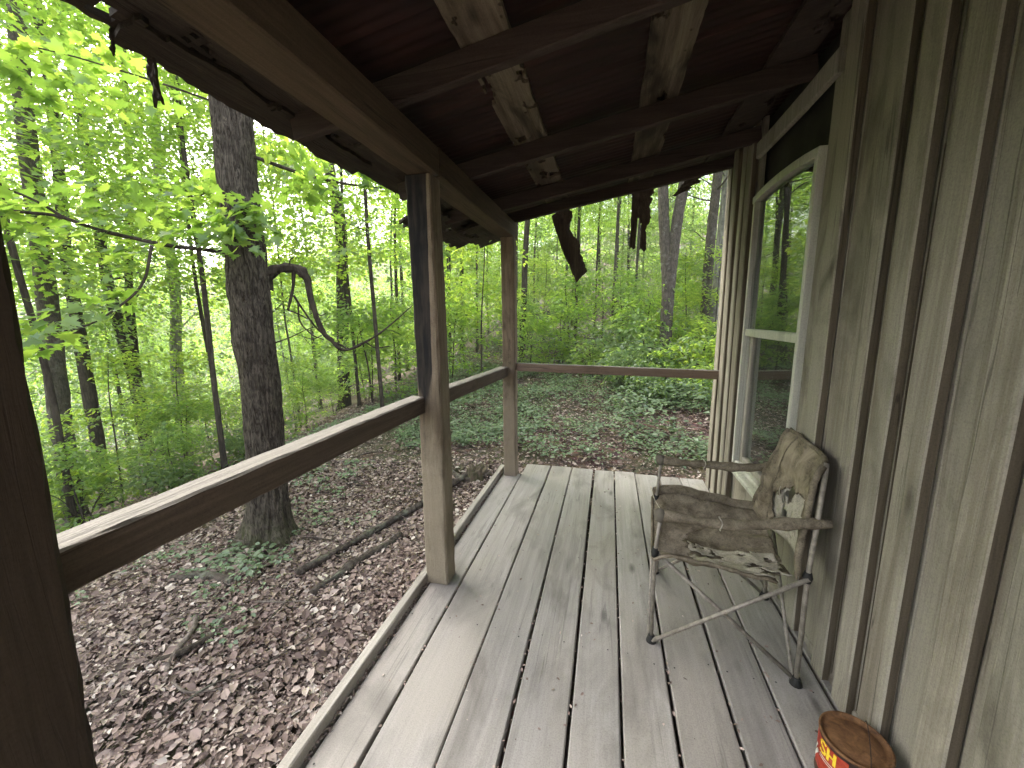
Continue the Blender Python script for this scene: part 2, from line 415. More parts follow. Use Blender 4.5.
M['dead_moss'] = bark_mat('mossy_dead_wood', (.045, .035, .026), (.15, .12, .09), (.05, .065, .02), .8, None, .4)
M['litter'] = litter_mat()

# ------------------------------------------------------------------ leaf litter (nobody could count it)
def make_litter():
    r = np.random.default_rng(3)
    P = []
    for (x0, x1, y0, y1, n, s) in ((-6.2, -1.0, .2, 4.6, 52000, 1.), (-6.4, 2.6, 4.0, 8.5, 26000, 1.), (-6.6, 4, 8.5, 16, 12000, 1.5), (-9.5, -5.6, 0, 9, 9000, 1.2), (-3.4, -1.0, .3, 3.4, 26000, .92)):
        x = r.uniform(x0, x1, n); y = r.uniform(y0, y1, n)
        keep = ~((x > -1.03) & (y < 3.72))
        x, y = x[keep], y[keep]
        P.append(np.stack([x, y, g(x, y)+r.uniform(.0, .05, len(x)), np.full(len(x), s)], 1))
    P = np.concatenate(P); n = len(P)
    a = r.uniform(0, 2*math.pi, n); tl = r.normal(0, .24, n)
    f = np.stack([np.cos(a), np.sin(a), tl], 1)
    nn = np.stack([r.normal(0, .36, n), r.normal(0, .36, n), np.ones(n)], 1)
    me = leaf_mesh('leaf_litter', (LEAF6[0]*np.array([1.3, 1, 1.7]), LEAF6[1]), P[:, :3], f, nn, np.clip(r.lognormal(math.log(.029), .45, n), .014, .085)*P[:, 3])
    o = link('leaf_litter', me, M['litter'])
    tag(o, 'brown and mauve dead leaves carpeting the ground beside the porch', 'leaf litter', kind='stuff')
make_litter()

def make_twigs():
    r = np.random.default_rng(8); n = 420
    x = r.uniform(-6, 2., n); y = r.uniform(.3, 9, n); k = ~((x > -1.05) & (y < 3.8)); x, y = x[k], y[k]; n = len(x)
    a = r.uniform(0, 6.28, n); f = np.stack([np.cos(a), np.sin(a), r.normal(.05, .12, n)], 1); nn = np.stack([r.normal(0, .3, n), r.normal(0, .3, n), np.ones(n)], 1)
    T = (np.array([[0, 0, 0], [-.02, .1, .016], [-.012, .7, .05], [0, 1, .0], [.012, .7, .05], [.02, .1, .016]]), LEAF6[1])
    o = link('twig_litter', leaf_mesh('twig_litter', T, np.stack([x, y, g(x, y)+r.uniform(.02, .06, n)], 1), f, nn, r.uniform(.08, .42, n)), M['twig'])
    tag(o, 'small broken twigs strewn over the dead leaves', 'twigs', kind='stuff')
make_twigs()
def make_cover():
    """low green plants: rosettes of leaves on short stalks"""
    r = np.random.default_rng(5)
    C = []
    def patch(x0, x1, y0, y1, n, h0, h1, thr):
        c = 0
        while c < n:
            x = r.uniform(x0, x1); y = r.uniform(y0, y1)
            if x > -1.1 and y < 4.0: continue
            if noise.noise(Vector((x*.9, y*.9, 3.1)))+r.uniform(-.15, .15) < thr: continue
            C.append((x, y, r.uniform(h0, h1))); c += 1
    patch(-1.0, 3.2, 4.6, 9.5, 1300, .04, .2, -.08)
    patch(.2, 3.4, 5.6, 10.5, 650, .15, .5, -.2)
    patch(-5.2, -1.0, 5.0, 12, 2600, .05, .18, -.1)
    patch(-6.2, -3.0, 3.6, 6.4, 240, .04, .12, .0)
    patch(-6, 4, 9.5, 20, 1300, .1, .4, -.2)
    patch(-5.5, -2.2, 1.6, 3.6, 60, .03, .08, .15)
    for i in range(16): C.append((-2.95+r.normal(0, .2), 2.36+r.normal(0, .07), r.uniform(.05, .1)))
    for i in range(14): C.append((-3.45+r.normal(0, .25), 2.35+r.normal(0, .15), r.uniform(.03, .07)))
    P = []; Fw = []; Nn = []; S = []
    for x, y, h in C:
        n = r.integers(6, 13); a = r.uniform(0, 6.28)+np.arange(n)*2.4
        z = gz(x, y)
        sz = (.032+.14*h)*r.uniform(.75, 1.25)
        rad = r.uniform(.15, 1.0, n)*(.04+.45*h)
        P.append(np.stack([x+np.cos(a)*rad, y+np.sin(a)*rad, z+.03+h*r.uniform(.45, 1., n)], 1))
        Fw.append(np.stack([np.cos(a), np.sin(a), r.normal(-.1, .2, n)], 1))
        Nn.append(np.stack([r.normal(0, .3, n), r.normal(0, .3, n), np.ones(n)], 1)); S.append(sz*r.uniform(.7, 1.3, n))
    me = leaf_mesh('ground_plants', (LEAF6[0]*np.array([1.3, 1, 1]), LEAF6[1]), np.concatenate(P), np.concatenate(Fw), np.concatenate(Nn), np.concatenate(S))
    o = link('ground_plants', me, M['leaf_cover'])
    tag(o, 'low pale green woodland plants covering the slope beyond the far rail', 'ground cover', kind='stuff')
make_cover()

# ------------------------------------------------------------------ the porch
porch = empty('porch', (-.05, 1.9, 0), 'weathered wooden porch with grey plank deck, posts, handrails and decaying lean-to roof', 'porch')
PL = np.array((-.05, 1.9, 0))
rd = random.Random(11)
def bm(name, parts, mat, parent, loc=PL, smooth=False):
    b = MB()
    for V, F in parts: b.add(V, F)
    return b.build(name, mat, parent, loc, smooth)

# deck boards, running away from the viewer; grain follows y
gaps = [-.972, -.795, -.537, -.324, -.1055, .088, .281, .495, .676, .889]
ends = [3.52, 3.795, 3.80, 3.79, 3.775, 3.78, 3.755, 3.745, 3.735]
gw = [.003, .0055, .005, .006, .0075, .005, .0055, .0075, .0045, .005]
parts = []
for i in range(9):
    a, b = gaps[i]+gw[i], gaps[i+1]-gw[i+1]
    parts.append(beam(((a+b)/2, -.75, -.02), ((a+b)/2+rd.uniform(-.001, .001), ends[i], -.02+rd.uniform(-.002, .002)), b-a+rd.uniform(-.003, .001), .04, seg=22, jit=.0022, bev=.005, rnd=rd))
parts.append(beam((.922, -.75, -.018), (.922, 3.70, -.018), .05, .036, seg=10, jit=.002, rnd=rd))
parts_deck = parts
parts = [beam((-1.0, y, -.13), (.95, y, -.13), .045, .17, seg=4, rnd=rd) for y in (-.72, -.3, .2, .9, 1.6, 2.3, 3.0, 3.62)]
parts += [beam((-.99, -.75, -.25), (-.99, 3.6, -.25), .05, .12, seg=4, rnd=rd)]
parts += [beam((-.93, y, -.75), (-.93, y, -.32), .12, .12, up=(1, 0, 0), seg=3, rnd=rd) for y in (.32, 1.9, 3.45)]
bm('deck_joists', parts, M['rot'], porch)
# nail heads, two at each joist on every board (surface detail of the deck mesh)
nb = MB(); nmain = 0
for V, F in parts_deck: nb.add(V, F)
nmain = len(nb.F)
for i in range(9):
    for y in (.9, 1.6, 2.3, 3.0, 3.62):
        for fx in (.2, .78):
            x = gaps[i]*(1-fx)+gaps[i+1]*fx+rd.uniform(-.012, .012); yy = y+rd.uniform(-.03, .03)
            a = np.linspace(0, 2*math.pi, 9)[:-1]; rr = rd.uniform(.0024, .0042)
            nb.add([(x+rr*math.cos(t), yy+rr*math.sin(t), .0045) for t in a], [list(range(8))])
deck = nb.build('deck', M['deck'], porch, PL)
deck.data.materials.append(M['black_plastic'])
for p in deck.data.polygons[nmain:]: p.material_index = 1
kick = bm('edge_board', [beam((-1.012, -.75, -.02), (-.998, 3.60, -.02), .045, .145, seg=16, jit=.003, bev=.005, rnd=rd)], M['kick'], porch)

def post(x0, x1, y0, y1, z0, z1, mat, label, lean=(0, 0)):
    cx, cy = (x0+x1)/2, (y0+y1)/2
    loc = np.array((cx, cy, 0))
    b = MB(); b.add(*beam((cx, cy, z0), (cx+lean[0], cy+lean[1], z1), x1-x0, y1-y0, up=(0, 1, 0), seg=46, jit=.0045, bev=.009, rnd=rd))
    o = b.build('porch_post', mat, porch, loc); o.location = loc-PL
    o['label'] = label; return o
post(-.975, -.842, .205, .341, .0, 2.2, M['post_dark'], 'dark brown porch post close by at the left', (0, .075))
post(-.985, -.852, 1.86, 1.985, 0., 2.195, M['post_charred'], 'porch post with black stain down its upper half')
post(-.945, -.825, 3.452, 3.56, 0., 2.2, M['post'], 'plain brown corner post at the far end of the deck')

def rail(p0, p1, mat, label, w=.04, h=.09):
    b = MB(); b.add(*beam(p0, p1, w, h, seg=30, jit=.0026, bev=.006, rnd=rd))
    o = b.build('handrail', mat, porch, PL); o['label'] = label
    o.data.materials.append(M['rail_top'])      # paler grey material on the upward faces
    for p in o.data.polygons:
        if p.normal.z > .5: p.material_index = 1
    return o
rail((-.985, .32, 1.062), (-.985, 1.875, 1.050), M['rail'], 'near handrail with pale top edge', .085)
rail((-.975, 1.975, 1.045), (-.935, 3.47, 1.018), M['rail'], 'short far handrail between the stained and corner posts', .08)
rail((-.83, 3.50, 1.056), (.90, 3.50, 1.018), M['railx'], 'cross rail at the end of the deck', .035, .075)
bm('beam', [beam((-.905, -.2, 2.262), (-.905, 1.925, 2.262), .15, .132, seg=16, jit=.003, rnd=rd), beam((-.90, 1.93, 2.265), (-.895, 3.60, 2.265), .145, .135, seg=12, jit=.003, rnd=rd)], M['beam'], porch)

# roof: rafters (sloping up to the wall), boards laid over them lengthwise, sheet on top
SL = .165
def zr(x, off=0.): return 2.325+off+SL*(x+.82)
roof = empty('roof', (0, 0, 0), '', ''); del roof['label']; del roof['category']
roof.parent = porch; roof.location = (0, 0, 2.3); RL = PL+np.array((0, 0, 2.3))
for y, h in ((.62, .10), (-.17, .1), (1.53, .10), (2.385, .10), (3.10, .095), (3.515, .085)):
    bm('rafter', [beam((-1.30, y, zr(-1.30, h/2)), (.93, y-.01, zr(.93, h/2)), .042, h, up=(0, 0, 1), seg=12, jit=.003, bev=.005, rnd=rd)], M['rafter'], roof, RL)

def ragged_board(x0, x1, y0, y1, off, th, seed, amp=.02, holes=0., nx=8, droop=0.):
    """plank lying on the roof slope with gnawed edges and rotted through spots"""
    ny = int((y1-y0)/.012)+2
    V = []; F = []
    for s in (0, 1):
        for j in range(ny):
            y = y0+(y1-y0)*j/(ny-1)
            e0 = amp*(noise.noise(Vector((seed, y*7, 0)))+.6*noise.noise(Vector((seed, y*25, 4))))
            e1 = amp*(noise.noise(Vector((seed+9, y*7, 0)))+.6*noise.noise(Vector((seed+9, y*25, 4))))
            for i in range(nx):
                u = i/(nx-1); x = x0+e0+(x1+e1-x0-e0)*u
                dz = .006*noise.noise(Vector((x*14, y*9, seed)))
                V.append((x, y+.02*noise.noise(Vector((x*30, seed, 0)))*(j in (0, ny-1)), zr(x, off)+dz+s*th-droop*max(0, (x1-x)/(x1-x0))**1.5))
    n = nx*ny
    keep = {}
    for j in range(ny-1):
        for i in range(nx-1):
            cx = V[j*nx+i]
            keep[i, j] = not (holes and noise.noise(Vector((cx[0]*11+seed, cx[1]*6, 1.7)))+.4*noise.noise(Vector((cx[0]*40, cx[1]*25, seed))) > holes)
    def kk(i, j): return keep.get((i, j), False)
    for j in range(ny-1):
        for i in range(nx-1):
            if not kk(i, j): continue
            a = j*nx+i; q = [a, a+nx, a+nx+1, a+1]
            F.append(q); F.append([v+n for v in q[::-1]])
            for (di, dj, e) in ((-1, 0, (a, a+nx)), (1, 0, (a+nx+1, a+1)), (0, -1, (a+1, a)), (0, 1, (a+nx, a+nx+1))):
                if not kk(i+di, j+dj): F.append([e[1], e[0], e[0]+n, e[1]+n])
    return V, F
for x0, x1, ye, sd, hl in ((-.55, -.365, 3.66, 1., .38), (.125, .315, 3.62, 5., .45), (.70, .90, 3.6, 8., .5)):
    bm('roof_batten', [ragged_board(x0, x1, -.2, ye, .100, .022, sd, .005, hl, 24)], M['purlin' if x0 < .6 else 'rafter'], roof, RL)
# roof sheeting with shallow ribs running up the slope
def roof_sheet():
    ys = np.arange(-.22, 3.74, .0125); xs = np.concatenate([np.linspace(-1.36, -1.0, 8), np.linspace(-.9, 1.0, 8)])
    V = []; F = []
    for j, y in enumerate(ys):
        seam = .008 if (y % .66) < .02 else 0.
        rib = .0025*math.sin(y*2*math.pi/.05)
        for i, x in enumerate(xs):
            xx = x+(.03*noise.noise(Vector((y*4, 1, 1)))+.02*noise.noise(Vector((y*17, 1, 3))) if i == 0 else 0)
            V.append((xx, y, zr(xx, .13)+rib-seam+.004*noise.noise(Vector((x*3, y*3, 0)))))
    nx = len(xs)
    for j in range(len(ys)-1):
        for i in range(nx-1): F.append([j*nx+i, (j+1)*nx+i, (j+1)*nx+i+1, j*nx+i+1])
    n = len(V); V2 = [(a, b, c+.012) for a, b, c in V]; F2 = [[v+n for v in f[::-1]] for f in F]
    return V+V2, F+F2
bm('roof_sheet', [roof_sheet()], M['roof'], roof, RL, True)
# rotten overhang: several gnawed boards under the sheet, edge drooping
e = [ragged_board(-1.385, -1.20, -.2, 3.72, .10, .02, 21., .017, .42, 12, .01),
     ragged_board(-1.24, -1.00, -.2, 3.60, .092, .016, 25., .02, .35, 12, .0),
     ragged_board(-1.40, -1.28, .95, 2.05, .078, .016, 29., .018, .36, 8, .01),
     ragged_board(-1.50, -1.24, 2.7, 3.86, .03, .018, 31., .05, .36, 12, .05),
     ragged_board(-1.30, -1.02, 3.3, 4.0, .0, .015, 35., .05, .3, 12, .03)]
bm('eave_board', e, M['eave'], roof, RL)['label'] = 'rotten ragged overhanging eave boards'
def strip(pts, wid, th, seed, mat, name, label, amp=.03, fork=False, tap=.25):
    """hanging decayed strip: path of centres, width across x, ragged sides"""
    P = smooth_path(pts, 16); n = len(P); m = 9; V = []; F = []
    for s in (0, 1):
        for i in range(n):
            t = i/(n-1)
            for j in range(m):
                u = j/(m-1)-.5
                rag = 1.6 if u > 0 else .35
                ed = rag*amp*(noise.noise(Vector((seed, t*6, float(j > 4))))+.3*noise.noise(Vector((seed+3, t*17, float(j > 4))))+.2*noise.noise(Vector((seed+5, t*41, u))))*abs(u)*2
                x = P[i][0]+u*(wid*(1-tap*t))+ed
                dz = .03*noise.noise(Vector((u*9, seed, 2))) if i == n-1 else 0
                V.append((x, P[i][1]+.01*noise.noise(Vector((u*5, t*8, seed)))+s*th, P[i][2]+dz+u*.1*math.sin(seed)*(wid > .1)))
    N = n*m
    def kp(i, j):
        if i < 0 or j < 0 or i >= n-1 or j >= m-1: return False
        t = i/(n-1)
        if fork and j in (3, 4) and t > .60+.05*(j-3): return False
        return True
    for i in range(n-1):
        for j in range(m-1):
            if not kp(i, j): continue
            a = i*m+j; q = [a, a+1, a+m+1, a+m]; F.append(q); F.append([v+N for v in q[::-1]])
            for di, dj, ee in ((0, -1, (a+m, a)), (0, 1, (a+1, a+m+1)), (-1, 0, (a, a+1)), (1, 0, (a+m+1, a+m))):
                if not kp(i+di, j+dj): F.append([ee[1], ee[0], ee[0]+N, ee[1]+N])
    o = bm(name, [(V, F)], mat, roof, RL); o['label'] = label; return o
STRIP_A = [(-1.385, 1.05, 2.37), (-1.389, 1.046, 2.31), (-1.39, 1.045, 2.257), (-1.39, 1.05, 2.19)]
STRIP_B = [(-1.39, .952, 2.34), (-1.39, .95, 2.30), (-1.39, .945, 2.262)]
strip([(-.44, 3.62, 2.43), (-.43, 3.68, 2.36), (-.38, 3.73, 2.18), (-.30, 3.75, 1.98), (-.26, 3.75, 1.865)], .155, .02, 2., M['rot'], 'hanging_batten_end', 'black rotten batten end hanging slanted', .032, False, .42)
strip([(.245, 3.62, 2.55), (.245, 3.67, 2.48), (.235, 3.72, 2.3), (.225, 3.74, 2.085)], .175, .02, 6., M['rot'], 'hanging_batten_end', 'black rotten batten end split into two prongs', .03, True)
strip([(.66, 3.66, 2.63), (.62, 3.72, 2.58), (.55, 3.76, 2.52)], .16, .012, 9., M['rot'], 'hanging_scrap', 'small dark scrap near the cabin wall', .05)
strip(STRIP_A, .034, .008, 12., M['rot'], 'hanging_strip', 'thin black strip dangling off the eave', .003)
strip(STRIP_B, .008, .004, 14., M['rot'], 'hanging_strip', 'short thread dangling off the eave', .001)

# ------------------------------------------------------------------ the cabin
cabin = empty('cabin', (.95, 1.5, 0), 'old cabin clad in weathered vertical boards and battens with tall white window', 'cabin')
CL = np.array((.95, 1.5, 0))
parts = []
WY0, WY1 = 2.19, 3.03      # window opening along the wall
edges = [-1.5, -1.26, -1.01, -.78, -.5, -.27, -.02, .22, .46, .70, .94, 1.10, 1.325, 1.50, 1.66, 1.925, WY0]
for a, b in zip(edges[:-1], edges[1:]):
    parts.append(beam((.945+rd.uniform(-.004, .004), (a+b)/2, -.06), (.945+rd.uniform(-.004, .004), (a+b)/2, 2.86), .025, b-a-.002, up=(0, 1, 0), seg=10, jit=.0015, bev=.003, rnd=rd))
for y in edges[1:-1]:
    if y < 0 and False: continue
    w = rd.uniform(.085, .12)
    parts.append(beam((.914, y+w/2, -.045), (.914+rd.uniform(-.003, .003), y+w/2+rd.uniform(-.006, .006), 2.84), .034, w, up=(0, 1, 0), seg=14, jit=.0025, bev=.005, rnd=rd))
# below the window, and the far corner with its three battens
for a, b in ((WY0, 2.42), (2.42, 2.60), (2.60, 2.80), (2.80, WY1)):
    parts.append(beam((.945, (a+b)/2, -.06), (.945, (a+b)/2, .40), .025, b-a-.002, up=(0, 1, 0), seg=4, jit=.0015, bev=.003, rnd=rd))
parts.append(beam((.945, (WY1+3.66)/2, -.06), (.945, (WY1+3.66)/2, 2.86), .025, 3.66-WY1, up=(0, 1, 0), seg=8, jit=.0015, bev=.003, rnd=rd))
for y0, w, x in ((3.075, .10, .905), (3.235, .085, .912), (3.385, .10, .906), (3.555, .10, .908)):
    parts.append(beam((x, y0+w/2, -.04), (x+rd.uniform(-.003, .003), y0+w/2, 2.80), .04, w, up=(0, 1, 0), seg=12, jit=.0025, bev=.006, rnd=rd))
parts.append(beam((.935, -1.4, .012), (.935, 3.64, .012), .02, .05, seg=10, jit=.002, rnd=rd))
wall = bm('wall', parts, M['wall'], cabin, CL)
wall.data.materials.append(M['wall_edge'])          # batten sides facing the viewer: shade put into a darker wood colour
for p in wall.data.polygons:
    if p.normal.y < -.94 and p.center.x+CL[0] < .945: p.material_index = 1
bm('header_board', [beam((.925, 2.12, 2.555), (.925, 3.1, 2.555), .03, .10, seg=6, jit=.003, rnd=rd)], M['old_frame'], cabin, CL)
# end walls, back, inner room
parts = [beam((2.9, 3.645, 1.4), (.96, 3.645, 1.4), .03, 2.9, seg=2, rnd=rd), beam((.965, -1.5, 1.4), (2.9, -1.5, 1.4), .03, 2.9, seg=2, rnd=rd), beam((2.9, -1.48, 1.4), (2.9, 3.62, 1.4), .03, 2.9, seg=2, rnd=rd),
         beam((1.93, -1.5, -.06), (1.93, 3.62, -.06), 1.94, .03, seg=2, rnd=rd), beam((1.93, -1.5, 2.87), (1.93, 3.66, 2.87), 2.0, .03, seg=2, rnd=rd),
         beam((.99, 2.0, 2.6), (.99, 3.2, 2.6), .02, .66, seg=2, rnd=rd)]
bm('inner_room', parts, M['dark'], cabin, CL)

win = empty('window', (0, 0, 0), '', ''); del win['label']; del win['category']
win.parent = cabin; WL = np.array((.92, 2.6, 1.3)); win.location = WL-CL
ARC = [2.248, 2.266, 2.276, 2.282, 2.283, 2.277, 2.262]
aw = [WY0+.004+(WY1-WY0-.0)*i/6 for i in range(7)]
parts = [beam((.925, WY0+.019, .41), (.925, WY0+.019, 2.245), .05, .030, up=(0, 1, 0), seg=8, jit=.001, bev=.003, rnd=rd),
         beam((.925, WY1-.019, .41), (.925, WY1-.019, 2.258), .05, .030, up=(0, 1, 0), seg=8, jit=.001, bev=.003, rnd=rd)]
for i in range(6):
    parts.append(beam((.9262, aw[i]-.002, ARC[i]-.022), (.9262, aw[i+1]+.002, ARC[i+1]-.022), .053, .044, seg=1, jit=0, bev=.003, rnd=rd))
bm('window_frame', parts, M['sill'], win, WL)
bm('sill', [beam((.915, WY0-.01, .415), (.915, WY1+.01, .415), .085, .035, seg=4, jit=.001, rnd=rd), beam((.932, WY0+.01, .45), (.932, WY1-.01, .45), .045, .03, seg=4, jit=.001, rnd=rd)], M['sill'], win, WL)
bm('meeting_rail', [beam((.930, WY0+.036, 1.382), (.930, WY1-.036, 1.382), .046, .05, seg=4, jit=.001, rnd=rd)], M['sill'], win, WL)
bm('sash', [beam((.951, WY1-.07, .47), (.951, WY1-.07, 1.36), .03, .05, up=(0, 1, 0), seg=4, jit=.001, rnd=rd), beam((.951, WY0+.05, .47), (.951, WY0+.05, 1.36), .03, .03, up=(0, 1, 0), seg=4, jit=.001, rnd=rd), beam((.9515, WY0+.06, .49), (.9515, WY1-.09, .49), .03, .045, seg=4, jit=.001, rnd=rd)], M['old_frame'], win, WL)
def pane(pts, x, name='pane'):
    n = len(pts); V = [(x, y, z) for y, z in pts]+[(x+.004, y, z) for y, z in pts]
    F = [list(range(n)), list(range(2*n-1, n-1, -1))]+[[i, i+n, (i+1) % n+n, (i+1) % n] for i in range(n)]
    return bm(name, [(V, F)], M['glass'], win, WL)
pane([(WY0+.035, 1.40)]+[(min(max(a, WY0+.035), WY1-.035), z-.03) for a, z in zip(aw, ARC)]+[(WY1-.035, 1.40)], .934)
pane([(WY0+.045, .48), (WY0+.045, 1.37), (WY1-.05, 1.37), (WY1-.05, .48)], .955)

# ------------------------------------------------------------------ folding camp chair
chair = empty('camp_chair', (.55, 1.92, 0), 'decaying brown canvas folding camp chair with torn backrest, facing away from the wall', 'camp chair')
HL = np.array((.55, 1.92, 0))
NF, FF, NR, FR = map(np.array, ((.231, 1.707, .012), (.303, 2.239, .012), (.785, 1.61, .012), (.848, 2.14, .012)))
hNF, hFF, hNR, hFR = map(np.array, ((.228, 1.707, .455), (.292, 2.239, .465), (.786, 1.622, .478), (.852, 2.135, .478)))
kNF, kFF = np.array((.245, 1.707, .632)), np.array((.308, 2.239, .705))
tNR, tFR = np.array((.842, 1.70, .925)), np.array((.866, 2.09, .945))
def tb(name, mat, *segs, sm=True):
    b = MB()
    for pts, r, s in segs: b.add(*tube(pts, r, s))
    return b.build(name, mat, chair, HL, sm)
tb('front_leg', M['tube'], ([NF, hNF, kNF], .0085, 10)); tb('front_leg', M['tube'], ([FF, hFF, kFF], .0085, 10))
tb('rear_leg', M['tube'], ([NR, hNR, (.80, 1.63, .70), tNR], .0095, 10)); tb('rear_leg', M['tube'], ([FR, hFR, (.858, 2.125, .70), tFR], .0095, 10))
o1 = np.array((0, .012, 0)); o2 = np.array((.012, 0, 0))
tb('side_brace', M['tube'], ([NF-o1, hNR-o1], .009, 10)); tb('side_brace', M['tube'], ([hNF+o1, NR+o1], .009, 10))
tb('side_brace', M['tube'], ([FF-o1, hFR-o1], .009, 10)); tb('side_brace', M['tube'], ([hFF+o1, FR+o1], .009, 10))
tb('cross_brace', M['tube'], ([NF-o2, hFF-o2], .008, 10)); tb('cross_brace', M['tube'], ([hNF+o2, FF+o2], .008, 10))
tb('cross_brace', M['tube'], ([NR-o2, hFR-o2], .008, 10)); tb('cross_brace', M['tube'], ([hNR+o2, FR+o2], .008, 10))
for p in (NF, FF, NR, FR):
    b = MB(); b.add(*tube([p-np.array((0, 0, .012)), p+np.array((0, 0, .0)), p+np.array((0, 0, .022))], [.024, .022, .013], 12)); b.build('foot', M['black_plastic'], chair, HL)
for p in (hNF, hFF, hNR, hFR):
    b = MB(); b.add(*tube([p-np.array((0, 0, .022)), p, p+np.array((0, 0, .022))], [.013, .018, .013], 12)); b.build('hub', M['black_plastic'], chair, HL)
def nz(p, s, seed=0.): return noise.noise(Vector((p[0]*s+seed, p[1]*s, p[2]*s)))
def cloth(fn, nu, nv, th, keep=None):
    V = []; F = []
    P = np.array([[fn(u/(nu-1), v/(nv-1)) for v in range(nv)] for u in range(nu)])
    du = np.gradient(P, axis=0); dv = np.gradient(P, axis=1); N = np.cross(du, dv); N /= np.linalg.norm(N, axis=2, keepdims=True)+1e-9
    V = np.concatenate([P.reshape(-1, 3), (P+N*th).reshape(-1, 3)]); n = nu*nv
    kp = lambda i, j: 0 <= i < nu-1 and 0 <= j < nv-1 and (keep is None or keep(i/(nu-1), j/(nv-1)))
    for i in range(nu-1):
        for j in range(nv-1):
            if not kp(i, j): continue
            a = i*nv+j; q = [a, a+nv, a+nv+1, a+1]; F.append(q[::-1]); F.append([v+n for v in q])
            for di, dj, ee in ((-1, 0, (a+nv, a) if False else (a, a+nv)), (1, 0, (a, a)), (0, 0, (a, a))):
                pass
            if not kp(i, j-1): F.append([a, a+nv, a+nv+n, a+n])
            if not kp(i, j+1): F.append([a+1+nv, a+1, a+1+n, a+1+nv+n])
            if not kp(i-1, j): F.append([a+1, a, a+n, a+1+n])
            if not kp(i+1, j): F.append([a+nv, a+nv+1, a+nv+1+n, a+nv+n])
    return V, F
def lerp(a, b, t): return a*(1-t)+b*t
def seat_fn(u, v):   # u from near (right) side to far side, v from front to rear
    f = lerp(np.array((.222, 1.70, .465)), np.array((.272, 2.245, .520)), u); b = lerp(np.array((.775, 1.625, .445)), np.array((.79, 2.13, .50)), u)
    p = lerp(f, b, v)
    dip = math.sin(math.pi*min(max(u, 0), 1))**.8
    p = p-np.array((0, 0, .115*dip*(.45+.55*math.sin(math.pi*min(1, v*.9+.1)))))
    p = p+np.array((0, 0, .016*nz(p, 9)+.010*nz(p, 24, 4)+.007*math.sin(30*(p[0]*.5+p[1]*.8)+6*nz(p, 5))))
    if v < .12: p = p-np.array((0, 0, (.12-v)*.35))
    return p
def seat_keep(u, v):
    q = noise.noise(Vector((u*5, v*6, 2.2)))+.5*noise.noise(Vector((u*17, v*19, 5.)))
    return not (u < .4 and v > .84 and q > -.2)
b = MB(); b.add(*cloth(seat_fn, 44, 48, .006, seat_keep)); seat = b.build('seat', M['canvas'], chair, HL, True)
# grey lining patch showing where the seat cover has worn away
def lin_fn(u, v):
    p = seat_fn(.03+.46*u, .30+.66*v); return p+np.array((0, 0, .012+.004*nz(p, 20)))
def lin_keep(u, v):
    return noise.noise(Vector((u*4, v*5, 8.)))+.6*noise.noise(Vector((u*13, v*15, 1.))) < .28-1.2*max(0, abs(u-.5)-.32)-1.2*max(0, abs(v-.5)-.36)
b = MB(); b.add(*cloth(lin_fn, 30, 40, .003, lin_keep)); ln = b.build('seat_lining', M['lining'], chair, HL, True); ln.parent = seat; ln.location = (0, 0, 0)
# hem roll along the near seat edge and the front edge
hem = [seat_fn(0, v)+np.array((0, -.004, -.004)) for v in np.linspace(0, .84, 14)]
frn = [seat_fn(u, 0) for u in np.linspace(0, 1, 14)]
b = MB(); b.add(*tube(hem, .008, 8, .25, 3)); b.add(*tube(frn, .008, 8, .25, 8)); hm = b.build('seat_hem', M['canvas'], chair, HL, True); hm.parent = seat; hm.location = (0, 0, 0)
# torn flap: fabric panel from arm front down to the seat front corner (both sides)
def flap(k0, s0, s1, sd):
    def fn(u, v):
        top = lerp(k0, k0+np.array((.20, -.012, .0)), u); bot = lerp(s0, s1, u)
        p = lerp(top, bot, v); p = p+np.array((0, .02*math.sin(v*3.1)+.012*nz(p, 16, sd), -.05*u*math.sin(v*3.1)*.4))
        return p
    def kp(u, v): return u < .97-.42*math.sin(math.pi*v)**.7+.22*noise.noise(Vector((v*6, sd, 0.)))
    return cloth(fn, 22, 22, .004, kp)
b = MB(); b.add(*flap(kNF+np.array((0, 0, -.02)), np.array((.224, 1.70, .47)), np.array((.42, 1.685, .452)), 3.)); b.build('side_flap', M['canvas'], chair, HL, True)
def side_fn(u, v):   # far side panel, standing up from the seat
    a = seat_fn(1., v); p = a+np.array((0., .004, -.012))+np.array((0, .012, .06*u*(1-.2*v))); return p+np.array((0, .008*nz(p, 15), 0))
b = MB(); b.add(*cloth(side_fn, 8, 30, .005)); b.build('side_panel', M['canvas'], chair, HL, True)
# backrest: outer canvas with a big tear, pale lining behind it
def back_fn(u, v):   # u near to far, v bottom to top
    bt = lerp(np.array((.752, 1.625, .46)), np.array((.765, 2.15, .45)), u); tp = lerp(np.array((.838, 1.70, .915)), np.array((.860, 2.075, .955)), u)
    p = lerp(bt, tp, v); dip = math.sin(math.pi*u)
    p = p+np.array((.052*dip*(1-.55*v)-.03*(1-v)*v*2, 0, -.004*dip*v-.006*math.sin(math.pi*u*2)*v*.5))
    p = p+np.array((.016*nz(p, 8)+.010*nz(p, 21, 7)+.007*math.sin(26*(p[2]*.8+p[1]*.35)+5*nz(p, 5)), 0, 0)); return p
def back_keep(u, v):
    q = .22*noise.noise(Vector((u*6, v*6, 3.)))+.16*noise.noise(Vector((u*21, v*21, 9.)))
    d = math.hypot((u-.42)/.38, (v-.22)/.34)
    return d+q > 1.0
b = MB(); b.add(*cloth(back_fn, 46, 46, -.006, back_keep)); bk = b.build('backrest', M['canvas_torn'], chair, HL, True)
def bl_fn(u, v): p = back_fn(.06+.88*u, .02+.75*v); return p+np.array((.014, 0, 0))
